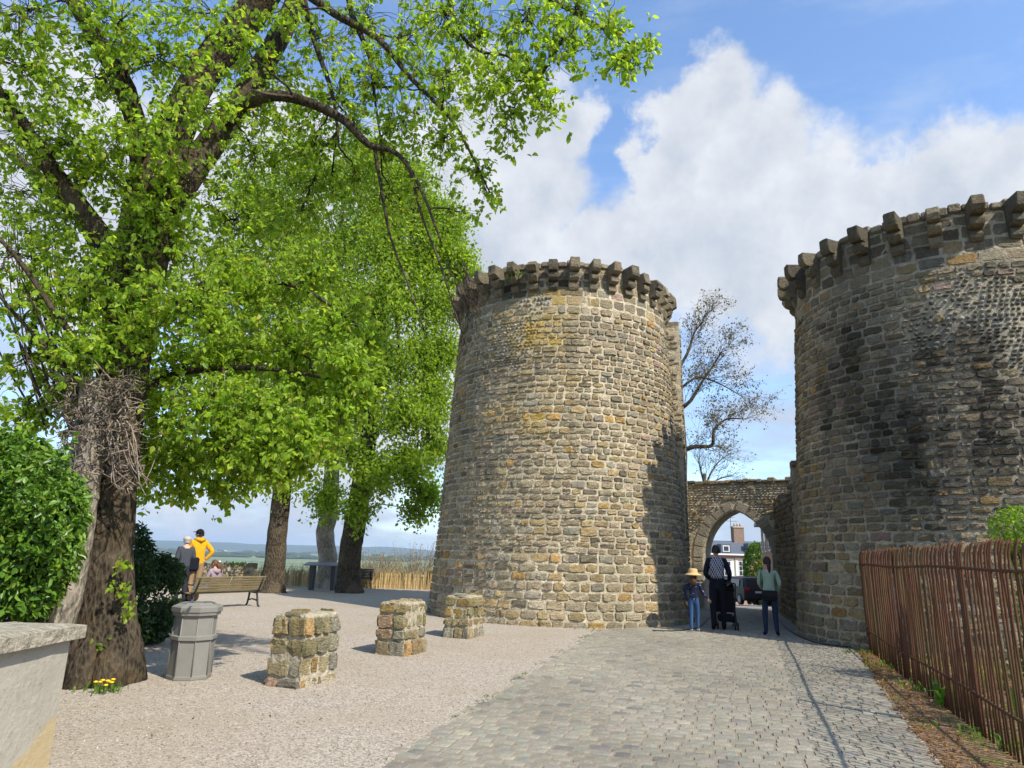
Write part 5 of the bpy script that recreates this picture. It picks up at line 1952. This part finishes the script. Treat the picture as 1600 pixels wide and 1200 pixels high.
# ------------------------------------------------------------------ parked cars
def car(label, px, Yd, col, tallc=1.0, rot=0.0):
    c = at(px, 930, Yd)
    root = thing('parked_car', label, 'car', (c.x, Yd, gz(Yd) + .012), rot, 'cars parked beyond the arch')
    m = simple('car_paint_' + str(len(MATS)), col, .5, .0, .05, 3, 0, spec=.6)
    h = 1.55 * tallc
    # side outline (y forward, z), extruded with rounded shoulders; tail at y=0
    prof = [(.06, .30), (.0, .45), (-.02, .72), (.03, .95), (.16, 1.02), (.42, h - .10), (.6, h), (2.2, h), (2.75, h - .12), (3.35, 1.05), (4.15, .90), (4.3, .65), (4.3, .30)]
    V = []
    n = len(prof)
    for x, k in ((-.86, 0), (-.88, .5), (-.7, 1), (.7, 1), (.88, .5), (.86, 0)):
        for (y, z) in prof:
            ins = 0
            if z > 1.0: ins = (z - 1.0) * .28
            xs = x - math.copysign(ins, x)
            yy = y + (.03 if abs(x) > .8 and y < 1 else 0) - (.03 if abs(x) > .8 and y > 3 else 0)
            zz = z - (.03 if abs(x) > .8 and z > h - .15 else 0)
            V.append((xs, yy, zz))
    f = [list(range(n)), list(range(5 * n, 6 * n))[::-1]]
    for r in range(5):
        for q in range(n):
            q2 = (q + 1) % n
            f.append([r * n + q2, r * n + q, (r + 1) * n + q, (r + 1) * n + q2])
    MB().add(V, f, (.1, .1, .1), 0, False).build('body', m, root)
    MB().add([(-.62, .17, 1.04), (.62, .17, 1.04), (.54, .40, h - .13), (-.54, .40, h - .13)], [[0, 1, 2, 3]]).add([(-.62, .155, 1.045), (.62, .155, 1.045), (.54, .385, h - .125), (-.54, .385, h - .125)], [[0, 1, 2, 3]]).build('rear_window', 'glass_dark', root)
    for sx in (-1, 1):
        MB().add([(sx * .885, .75, 1.03), (sx * .885, 2.85, 1.03), (sx * .79, 2.45, h - .12), (sx * .79, .85, h - .12)], [[0, 1, 2, 3]]).build('side_window', 'glass_dark', root)
        MB().bbox((sx * .70, -.01, .88), (.26, .08, .17), .02).build('tail_light', 'tail_red', root)
        for y in (.75, 3.45):
            w = MB().tube([(sx * .72, y, .31), (sx * .90, y, .31)], .31, 18).build('wheel', 'black_rubber', root)
            MB().tube([(sx * .895, y, .31), (sx * .912, y, .31)], .2, 14).build('rim', 'zinc', w)
        MB().bbox((sx * .98, 2.75, 1.02), (.2, .1, .13), .02).build('mirror', m, root)
    MB().bbox((0, -.02, .47), (1.66, .14, .24), .03).build('bumper', 'dark_metal', root)
    MB().box((0, -.03, .74), (.52, .02, .11)).build('number_plate', 'white_paint', root)


simple('tail_red', (.45, .012, .012), .25, var=.1, bump=0, spec=.6)
car('dark car behind the pushchair, left of two parked beyond the arch', 1168, 43, (.022, .027, .035), 1.05, .10)
car('black car half hidden by the woman, right of two parked beyond the arch', 1187, 40, (.012, .012, .014), .98, .06)
car('far car roof showing over the two dark parked cars', 1160, 52, (.04, .045, .05), 1.12, .05)
# ------------------------------------------------------------------ people
simple('skin', (.50, .30, .21), .6, var=.08, scale=12, bump=0)


def skin_mesh(joints, edges, root=0):
    """grow a limb surface with the Skin modifier; returns verts, faces"""
    me = bpy.data.meshes.new('tmp')
    me.from_pydata([tuple(p) for p, r in joints], edges, [])
    o = bpy.data.objects.new('tmp', me)
    COL.objects.link(o)
    sk = o.modifiers.new('s', 'SKIN'); sk.use_smooth_shade = True
    for i, (p, r) in enumerate(joints):
        rr = r if isinstance(r, tuple) else (r, r)
        me.skin_vertices[0].data[i].radius = rr
        me.skin_vertices[0].data[i].use_root = (i == root)
    sb = o.modifiers.new('b', 'SUBSURF'); sb.levels = sb.render_levels = 2
    dg = bpy.context.evaluated_depsgraph_get()
    ev = o.evaluated_get(dg)
    m2 = ev.to_mesh()
    V = np.array([v.co[:] for v in m2.vertices]); Fc = [list(p.vertices) for p in m2.polygons]
    ev.to_mesh_clear()
    bpy.data.objects.remove(o); bpy.data.meshes.remove(me)
    return V, Fc


def hand(mb, wrist, d, side, nrm, mat, s=1.0, curl=.5):
    """palm, four unequal curled fingers and a thumb"""
    wrist = np.array(wrist, float); d = np.array(d, float); d /= np.linalg.norm(d)
    n = np.array(nrm, float); n -= d * n.dot(d); n /= np.linalg.norm(n)
    t = np.cross(d, n)
    mb.tube([wrist - d * .01, wrist + d * .03 * s, wrist + d * .065 * s, wrist + d * .09 * s], [.024 * s, .036 * s, .042 * s, .036 * s], 8, (.5, .3, .2), mat, True, True, flat=.45)
    for k, L in enumerate((.070, .080, .075, .058)):
        b = wrist + d * .085 * s + t * side * (.028 - .019 * k) * s
        p1 = b + d * L * .45 * s + n * curl * .014
        p2 = p1 + d * L * .33 * s + n * curl * .030
        p3 = p2 + d * L * .16 * s + n * curl * .032
        mb.tube([b, p1, p2, p3], [.0095 * s, .009 * s, .008 * s, .006 * s], 6, (.5, .3, .2), mat)
    b = wrist + d * .025 * s + t * side * .03 * s
    mb.tube([b, b + d * .03 * s + t * side * .022 * s, b + d * .062 * s + t * side * .026 * s + n * .012], [.012 * s, .011 * s, .008 * s], 6, (.5, .3, .2), mat)


def head(mb, c, yaw, s, mat, tilt=0.0):
    """skull, jaw, nose, ears, eyes; faces +y before yaw"""
    M = Matrix.Rotation(yaw, 3, 'Z') @ Matrix.Rotation(tilt, 3, 'X')
    n, m = 16, 12
    V = []
    for i in range(m + 1):
        th = math.pi * i / m
        for j in range(n):
            ph = 2 * math.pi * j / n
            x, y, z = math.sin(th) * math.cos(ph) * .076, math.sin(th) * math.sin(ph) * .096, math.cos(th) * .118
            if z < 0:
                k = -z / .118
                x *= 1 - .28 * k; y = y * (1 - .22 * k) + .014 * k
            if y > .05 and abs(x) < .02 and -.045 < z < .02: y += .022
            if y > .04 and abs(z + .062) < .012: y -= .004
            V.append(M @ Vector((x, y, z)) * s + Vector(c))
    f = [[i * n + j, (i + 1) * n + j, (i + 1) * n + (j + 1) % n, i * n + (j + 1) % n] for i in range(m) for j in range(n)]
    mb.add([tuple(v) for v in V], f, (.5, .3, .2), mat, True)
    for sx in (-1, 1):
        mb.ell(M @ Vector((sx * .078, -.005, -.005)) * s + Vector(c), (.010 * s, .018 * s, .030 * s), 8, 6, (.5, .3, .2), mat, M)
        mb.ell(M @ Vector((sx * .030, .082, .012)) * s + Vector(c), (.011 * s, .008 * s, .008 * s), 8, 5, (.02, .02, .02), mat + 1, M)


def person(label, loc, yaw, H, pose, cols, look=0.0, hair=None, build=1.0, group=None, extra=None, head_tilt=0.0):
    """pose: dict of joint positions as fractions of H in a frame x right, y forward, z up"""
    root = thing('person', label, 'person', tuple(loc), yaw, group)
    P = dict(pel=(0, 0, .53), spi=(0, .0, .62), che=(0, .0, .74), nek=(0, .0, .835), hd=(0, .012, .885),
             shL=(-.098, 0, .80), shR=(.098, 0, .80), elL=(-.125, -.02, .635), elR=(.125, -.02, .635), wrL=(-.13, .03, .50), wrR=(.13, .03, .50),
             hiL=(-.052, 0, .50), hiR=(.052, 0, .50), knL=(-.055, .015, .285), knR=(.055, .015, .285), anL=(-.058, -.01, .045), anR=(.058, -.01, .045), toL=(-.068, .085, .018), toR=(.068, .085, .018))
    P.update(pose)
    Q = {k: Vector(v) * H for k, v in P.items()}
    b = build * H / 1.75
    names = ['pel', 'spi', 'che', 'nek', 'hd', 'shL', 'elL', 'wrL', 'shR', 'elR', 'wrR', 'hiL', 'knL', 'anL', 'toL', 'hiR', 'knR', 'anR', 'toR']
    R = dict(pel=(.150, .105), spi=(.135, .10), che=(.155, .11), nek=.056, hd=.05, shL=.074, shR=.074, elL=.054, elR=.054, wrL=.036, wrR=.036, hiL=.093, hiR=.093, knL=.072, knR=.072, anL=.05, anR=.05, toL=.036, toR=.036)
    R.update(cols.get('radii', {}))
    J = [(Q[n], tuple(x * b for x in R[n]) if isinstance(R[n], tuple) else R[n] * b) for n in names]
    I = {n: i for i, n in enumerate(names)}
    E = [(I[a], I[c]) for a, c in [('pel', 'spi'), ('spi', 'che'), ('che', 'nek'), ('nek', 'hd'), ('che', 'shL'), ('shL', 'elL'), ('elL', 'wrL'), ('che', 'shR'), ('shR', 'elR'), ('elR', 'wrR'),
                                    ('pel', 'hiL'), ('hiL', 'knL'), ('knL', 'anL'), ('anL', 'toL'), ('pel', 'hiR'), ('hiR', 'knR'), ('knR', 'anR'), ('anR', 'toR')]]
    V, Fc = skin_mesh(J, E)
    # which bone a face belongs to decides cloth or skin
    segs = [('top', 'pel', 'che'), ('top', 'che', 'shL'), ('top', 'che', 'shR'), ('top', 'shL', 'elL'), ('top', 'elL', 'wrL'), ('top', 'shR', 'elR'), ('top', 'elR', 'wrR'), ('skin', 'nek', 'hd'), ('leg', 'hiL', 'knL'), ('leg', 'knL', 'anL'), ('leg', 'hiR', 'knR'), ('leg', 'knR', 'anR'), ('shoe', 'anL', 'toL'), ('shoe', 'anR', 'toR')]
    A = np.array([Q[a][:] for _, a, c in segs]); D = np.array([(Q[c] - Q[a])[:] for _, a, c in segs])
    cen = np.array([V[f].mean(0) for f in Fc])
    t = np.clip(((cen[:, None] - A[None]) * D[None]).sum(-1) / (D * D).sum(-1)[None], 0, 1)
    d = np.linalg.norm(cen[:, None] - (A[None] + t[..., None] * D[None]), axis=-1)
    which = d.argmin(1)
    kinds = [segs[w][0] for w in which]
    hem = (Q['pel'].z - .03 * H) if cols.get('hem') is None else cols['hem'] * H
    lay_ = {'top': MB(), 'leg': MB(), 'shoe': MB(), 'skin': MB()}
    body = MB()
    order = {'skin': 0, 'top': 2, 'leg': 3, 'shoe': 4}
    for kk in order:
        ids = []
        for i, f in enumerate(Fc):
            k = kinds[i]
            if k == 'top' and cen[i][2] < hem and abs(cen[i][0]) < .11 * H: k = 'leg'
            if k == kk: ids.append(i)
        if ids:
            body.add(V, [Fc[i] for i in ids], cols.get(kk, (.5, .3, .2)), order[kk], True)
    hc = Q['hd'] + Vector((0, .012 * H, .035 * H))
    hs = H / 1.75 * cols.get('head', 1.0)
    head(body, hc, look, hs, 0, head_tilt)
    for sd, w, e in ((-1, 'wrL', 'elL'), (1, 'wrR', 'elR')):
        dd = (Q[w] - Q[e]).normalized()
        hand(body, Q[w], dd, -sd if True else sd, (-sd * .6, .5, .1), 0, H / 1.75)
    body.build('body', ['skin', 'hair_dark', 'cloth', 'cloth', 'cloth'], root)
    if hair:
        hm = MB()
        Mh = Matrix.Rotation(look, 3, 'Z') @ Matrix.Rotation(head_tilt, 3, 'X')
        n, m = 16, 10
        Vv, ff = [], []
        for i in range(m + 1):
            th = math.pi * .62 * i / m
            for j in range(n):
                ph = 2 * math.pi * j / n
                front = max(0, math.sin(ph))
                tt = th * (1 - .42 * front)
                x, y, z = math.sin(tt) * math.cos(ph) * .088, math.sin(tt) * math.sin(ph) * .107 - .006, math.cos(tt) * .130
                k = 1 + .05 * fbm(x * 30, y * 30, z * 30)
                Vv.append(tuple(Mh @ Vector((x * k, y * k, z * k)) * hs + hc))
        ff = [[i * n + j, (i + 1) * n + j, (i + 1) * n + (j + 1) % n, i * n + (j + 1) % n] for i in range(m) for j in range(n)]
        hm.add(Vv, ff, (.1, .1, .1), 0, True)
        for pts, rr in hair.get('locks', []):
            hm.tube([Mh @ Vector(p) * hs + hc for p in pts], [r * hs for r in rr], 8, (.1, .1, .1), 0, True, True, jit=.12)
        hm.build('hair', hair['mat'], root)
    return root, Q, hc, hs


NAVY = (.012, .016, .032)
# --- man with the pushchair
mp = gp(1124, 986); mp = Vector((mp.x, mp.y, .012))
MANH = 1.90
man_yaw = math.radians(-14)
man, Q, hc, hs = person('man in dark clothes with patterned backpack pushing a pushchair towards the arch', mp, man_yaw, MANH,
    dict(anL=(-.062, -.07, .05), toL=(-.068, .015, .02), knL=(-.058, -.01, .285), anR=(.06, .05, .045), toR=(.068, .14, .018), knR=(.058, .05, .285),
         elR=(.150, .0, .655), wrR=(.145, .13, .56), elL=(-.135, .02, .64), wrL=(-.06, .13, .57)),
    dict(top=NAVY, leg=(.010, .011, .016), shoe=(.008, .008, .009), hem=.50), hair=dict(mat='hair_dark', locks=[]), build=1.05)
# pattern of the backpack: pale lattice on dark cloth
m, nt, out = material('lattice_cloth')
tc = nt.node('ShaderNodeTexCoord').outputs['Object']
sp2 = nt.node('ShaderNodeSeparateXYZ'); nt.l.new(tc, sp2.inputs[0])
def stripes(kx, kz, off, w):
    v = nt.math('ADD', nt.math('ADD', nt.math('MULTIPLY', sp2.outputs['X'], kx), nt.math('MULTIPLY', sp2.outputs['Z'], kz)), off)
    fr = nt.math('FRACT', v)
    return nt.math('LESS_THAN', nt.math('ABSOLUTE', nt.math('SUBTRACT', fr, .5)), w)
ln = nt.math('MAXIMUM', stripes(19, 10, 10.2, .12), stripes(-19, 10, 10.2, .09))
ln = nt.math('MAXIMUM', ln, nt.math('MULTIPLY', stripes(13, 7, 10.55, .05), 1.0))
c = nt.mix(ln, (.018, .022, .045), (.36, .36, .40))
principled(nt, out, c, .85, None, 0, .1)
bp = thing('backpack', 'dark backpack with white lattice pattern on the man\'s back', 'backpack', tuple(mp), man_yaw)
cy, cz = -.155 * 1.0, .72 * MANH
V = []
n = 14
prof = [(0, .02, .02), (.03, .13, .06), (.10, .158, .085), (.25, .162, .095), (.38, .145, .085), (.46, .10, .06), (.50, .03, .02)]
mb = MB()
for z, rx, ry in prof:
    for j in range(n):
        ph = 2 * math.pi * j / n
        e = .6
        V.append((math.copysign(abs(math.cos(ph)) ** e, math.cos(ph)) * rx, cy - .02 + math.copysign(abs(math.sin(ph)) ** e, math.sin(ph)) * ry, cz - .25 + z))
f = [[i * n + j, i * n + (j + 1) % n, (i + 1) * n + (j + 1) % n, (i + 1) * n + j] for i in range(len(prof) - 1) for j in range(n)] + [list(range(n))[::-1], list(range((len(prof) - 1) * n, len(prof) * n))]
mb.add(V, f, (.1, .1, .1), 0, True).build('bag', 'lattice_cloth', bp)
mb = MB().bbox((0, cy - .125, cz - .13), (.24, .035, .17), .02)
mb.build('pocket', 'lattice_cloth', bp)
for sx in (-1, 1):
    MB().tube([(sx * .10, cy + .03, cz + .16), (sx * .125, -.02, cz + .215), (sx * .13, .09, cz + .15), (sx * .13, .125, cz), (sx * .14, .05, cz - .18), (sx * .13, cy + .04, cz - .2)], .016, 6, flat=.5).build('strap', 'lattice_cloth', bp)
MB().tube([(-.04, cy, cz + .25), (0, cy, cz + .285), (.04, cy, cz + .25)], .008, 5).build('top_handle', 'black_rubber', bp)

# --- pushchair
sr_ = Vector((mp.x, mp.y, .012)) + Vector((.34, .62, 0))
st = thing('pushchair', 'black folding pushchair being pushed by the man', 'pushchair', tuple(sr_), man_yaw)
for sx in (-.22, .22):
    MB().tube([(sx, -.62, 1.02), (sx, -.5, .92), (sx, -.28, .62), (sx, .05, .34), (sx, .36, .10)], .015, 6).build('side_tube', 'dark_metal', st)
    MB().tube([(sx, .1, .62), (sx, -.1, .40), (sx, -.36, .10)], .014, 6).build('rear_leg', 'dark_metal', st)
    for y in (-.38, .38):
        for dx in (-.03, .03):
            w = MB().tube([(sx + dx - .014, y, .085), (sx + dx + .014, y, .085)], .085, 16).build('wheel', 'black_rubber', st)
            MB().tube([(sx + dx - .017, y, .085), (sx + dx + .017, y, .085)], .045, 10).build('rim', 'dark_metal', w)
MB().tube([(-.22, -.62, 1.02), (-.1, -.65, 1.04), (.1, -.65, 1.04), (.22, -.62, 1.02)], .018, 8).build('handle', 'black_rubber', st)
mb = MB()
mb.add([(-.2, -.10, .36), (.2, -.10, .36), (.2, .22, .34), (-.2, .22, .34), (-.2, -.34, .92), (.2, -.34, .92), (.19, -.27, .93), (-.19, -.27, .93), (-.2, -.04, .40), (.2, -.04, .40)],
       [[0, 1, 2, 3], [1, 0, 4, 5], [4, 7, 6, 5], [8, 9, 6, 7][::-1], [0, 8, 7, 4], [1, 5, 6, 9], [0, 3, 8], [1, 9, 2]], (.014, .014, .016), 0, False)
mb.build('seat', 'cloth', st)
mb = MB()
V = []
for i in range(7):
    a = math.radians(-28 + i * 20)
    for j in range(9):
        u = j / 8 * math.pi
        V.append((-.22 * math.cos(u) * 1.0, -.18 + (.26 + .03 * math.sin(u)) * math.sin(a) * (.4 + .6 * math.sin(u)), .82 + .30 * math.cos(a) * math.sin(u) ** .6))
mb.add(V, [[i * 9 + j, i * 9 + j + 1, (i + 1) * 9 + j + 1, (i + 1) * 9 + j] for i in range(6) for j in range(8)], (.014, .014, .016), 0, True)
mb.build('canopy', 'cloth', st)
MB().bbox((0, -.1, .24), (.36, .40, .16), .04, 0, (.014, .014, .015)).build('basket', 'cloth', st)
MB().bbox((0, -.30, .62), (.38, .03, .50), .03, 0, (.016, .016, .018), M=Matrix.Rotation(math.radians(18), 3, 'X')).build('back_panel', 'cloth', st)
MB().tube([(-.22, -.36, .13), (.22, -.36, .13)], .012, 6).build('axle', 'zinc', st)

# --- girl with straw hat
gpz = gp(1086, 988); gpz = Vector((gpz.x, gpz.y, .012))
m, nt, out = material('dotted_cloth')
tc = nt.node('ShaderNodeTexCoord').outputs['Object']
c = nt.mix(nt.math('LESS_THAN', nt.vor(tc, 22), .17), (.014, .018, .045), (.55, .55, .6))
principled(nt, out, c, .9, None, 0, .1)
girl, Q, hc, hs = person('girl in dotted navy top, jeans and straw hat walking beside the man', gpz, math.radians(-22), 1.27,
    dict(elR=(.150, .01, .655), wrR=(.235, .05, .555), anL=(-.05, -.05, .045), toL=(-.055, .03, .018), knL=(-.05, -.005, .285), anR=(.045, .06, .045), toR=(.05, .15, .018), knR=(.05, .045, .29)),
    dict(top=(.014, .018, .045), leg=(.035, .085, .19), shoe=(.75, .74, .72), head=1.18, hem=.53), hair=dict(mat='hair_brown', locks=[([(0, -.09, .0), (.01, -.12, -.1), (.015, -.115, -.22)], (.06, .06, .03)), ([(-.05, -.07, -.02), (-.05, -.1, -.12), (-.04, -.1, -.2)], (.04, .04, .02)), ([(.05, -.07, -.02), (.055, -.1, -.12), (.05, -.1, -.22)], (.04, .04, .02))]), build=.88)
girl.children[0].data.materials[2] = MATS['dotted_cloth']
mb = MB().lathe([(.20, -.035), (.205, -.028), (.14, .002), (.105, .012), (.102, .03), (.098, .085), (.085, .105), (.03, .112)], 24, tuple(hc + Vector((0, -.01, .065))), (.5, .4, .2))
ho = mb.build('straw_hat', 'straw', girl)
# --- woman
wp = gp(1206, 995); wp = Vector((wp.x, wp.y, .012))
wyaw = math.radians(-10)
woman, Q, hc, hs = person('woman in sage green cardigan with black ponytail and shoulder bag', wp, wyaw, 1.66,
    dict(elR=(.135, -.02, .645), wrR=(.115, .07, .53), elL=(-.115, .02, .645), wrL=(-.05, .12, .56), anL=(-.062, .03, .045), toL=(-.07, .12, .018), knL=(-.06, .03, .285), anR=(.07, -.01, .05), toR=(.10, .075, .018), knR=(.062, .01, .285)),
    dict(top=(.235, .31, .235), leg=(.020, .032, .062), shoe=(.008, .008, .008), hem=.49, radii=dict(pel=(.155, .11))), hair=dict(mat='hair_dark', locks=[([(0, -.10, .03), (.005, -.135, -.02), (.012, -.14, -.12), (.02, -.125, -.24)], (.035, .042, .042, .02))]), build=.93)
wb = thing('shoulder_bag', 'black shoulder bag hanging on the woman\'s left hip', 'bag', tuple(wp), wyaw)
mb = MB()
mb.bbox((-.02, -.155, .83), (.31, .085, .22), .035, 0, (.012, .012, .014)).build('bag', 'cloth', wb)
MB().bbox((-.02, -.203, .87), (.31, .018, .12), .008, 0, (.016, .016, .018)).build('flap', 'cloth', wb)
MB().tube([(-.165, -.155, .92), (-.19, -.10, 1.1), (-.165, -.085, 1.28), (-.13, -.03, 1.42), (-.1, .06, 1.38), (-.03, .12, 1.15), (.1, .1, .98), (.13, -.12, .92)], .011, 6, (.012, .012, .012), flat=.5).build('strap', 'cloth', wb)
# --- passer-by beyond the arch
pp = at(1218, 940, 27.2)
person('person in purple jacket half hidden by the woman beyond the arch', (pp.x, pp.y, gz(27.2) + .012), math.radians(170), 1.68, {}, dict(top=(.06, .045, .10), leg=(.30, .20, .20), shoe=(.5, .5, .5)), hair=dict(mat='hair_dark'), build=.95)
# --- two people at the terrace edge
step = MB().bbox((0, 0, .08), (1.15, .7, .17), .02, .2, (.33, .29, .22)).build('stone_step', 'masonry', loc=tuple(Vector((at(302, 860, 18).x, 18.0, 0))))
tag(step, 'low stone step under the two people behind the hedge', 'step')
yp = at(310, 860, 18.0)
ym, Q, hc, hs = person('man in yellow hooded jacket and dark cap looking over the terrace edge', (yp.x, yp.y, .166), math.radians(50), 1.82,
    dict(elR=(.17, -.09, .68), wrR=(.10, -.03, .565), elL=(-.13, .03, .66), wrL=(-.05, .11, .60)), dict(top=(.62, .31, .015), leg=(.30, .20, .11), shoe=(.03, .03, .03), hem=.47), look=math.radians(35), hair=dict(mat='hair_dark'), build=1.1)
mb = MB().ell(tuple(hc + Vector((0, -.008, .045))), (.098, .115, .088), 16, 8, (.012, .012, .014), 0)
mb.ell(tuple(hc + Vector((-.07, .085, .055))), (.075, .07, .012), 14, 6, (.012, .012, .014), 0, Matrix.Rotation(math.radians(35), 3, 'Z'))
mb.build('cap', 'cloth', ym)
MB().tube([hc + Vector((-.10, .02, -.14)), hc + Vector((-.09, -.09, -.13)), hc + Vector((0, -.145, -.15)), hc + Vector((.09, -.09, -.13)), hc + Vector((.10, .02, -.14))], [.03, .05, .06, .05, .03], 8, (.60, .30, .015)).build('hood', 'cloth', ym)
MB().bbox((-.12, -.13, .93), (.26, .10, .34), .04, .3, (.012, .014, .022)).build('tied_jacket', 'cloth', ym)
gp_ = at(291, 860, 17.7)
gm, Q, hc, hs = person('person in pale cap and dark grey jacket beside the yellow jacket', (gp_.x, gp_.y, .166), math.radians(40), 1.62, dict(), dict(top=(.055, .06, .07), leg=(.03, .03, .04), shoe=(.03, .03, .03)), hair=dict(mat='hair_grey'), build=1.15)
mb = MB().ell(tuple(hc + Vector((0, -.005, .05))), (.098, .112, .075), 16, 8, (.42, .37, .29), 0)
mb.ell(tuple(hc + Vector((0, .10, .045))), (.07, .07, .012), 14, 6, (.42, .37, .29), 0)
mb.build('cap', 'cloth', gm)
# --- girl on the bench
bA, bB = Vector((br.x - 1.0, br.y - 1.62, 0)), Vector((br.x, br.y, 0))
bd = (bB - bA).normalized(); bn = Vector((-bd.y, bd.x, 0))
if True:
    # bench frame: x along A->B, +y forward
    sp_ = bA + bd * .62
    yaw = math.atan2(bd.y, bd.x)
    fwd = Matrix.Rotation(yaw, 3, 'Z') @ Vector((0, 1, 0))
    H = 1.52
    sitter, Q, hc, hs = person('girl with long brown hair in a lilac hoodie seated on the slatted bench', (sp_.x + fwd.x * .02, sp_.y + fwd.y * .02, 0), yaw, H,
        dict(pel=(0, -.0, .355), spi=(0, -.04, .44), che=(0, -.055, .55), nek=(0, -.03, .645), hd=(0, -.01, .69), shL=(-.10, -.05, .61), shR=(.10, -.05, .61), elL=(-.14, -.02, .47), elR=(.14, -.02, .47), wrL=(-.05, .12, .44), wrR=(.05, .12, .44),
             hiL=(-.055, .03, .345), hiR=(.055, .03, .345), knL=(-.24, .17, .345), knR=(-.16, .24, .345), anL=(-.27, .26, .05), anR=(-.17, .33, .05), toL=(-.30, .34, .02), toR=(-.2, .41, .02)),
        dict(top=(.30, .235, .26), leg=(.16, .30, .52), shoe=(.5, .5, .5), hem=.36), look=math.radians(25), hair=dict(mat='hair_brown', locks=[([(.03, -.08, .03), (.06, -.13, -.06), (.07, -.13, -.2), (.07, -.11, -.34)], (.05, .06, .055, .02)), ([(-.02, -.09, .0), (0, -.12, -.1), (.02, -.12, -.25)], (.05, .05, .02))]), head_tilt=-.25)
    MB().tube([hc + Vector((-.10, .02, -.15)), hc + Vector((-.09, -.10, -.16)), hc + Vector((0, -.15, -.19)), hc + Vector((.09, -.10, -.16)), hc + Vector((.10, .02, -.15))], [.03, .055, .07, .055, .03], 8, (.30, .235, .26)).build('hood', 'cloth', sitter)
    MB().tube([hc + Vector((.055, -.085, .075)), hc + Vector((.085, -.10, .05))], .025, 8, (.7, .68, .66)).build('hair_bow', 'cloth', sitter)
# ------------------------------------------------------------------ haze
m = bpy.data.materials.new('haze_air')
m.use_nodes = True
m.node_tree.nodes.clear()
nt = NT(m.node_tree)
o_ = nt.node('ShaderNodeOutputMaterial')
pv = nt.node('ShaderNodeVolumePrincipled')
pv.inputs['Color'].default_value = (.62, .79, 1.0, 1)
pv.inputs['Density'].default_value = 0.00009
pv.inputs['Anisotropy'].default_value = 0.1
nt.l.new(pv.outputs[0], o_.inputs['Volume'])
MATS['haze_air'] = m
o = MB().box((0, 4000, 60), (30000, 26000, 200)).build('haze', 'haze_air')
o['kind'] = 'stuff'
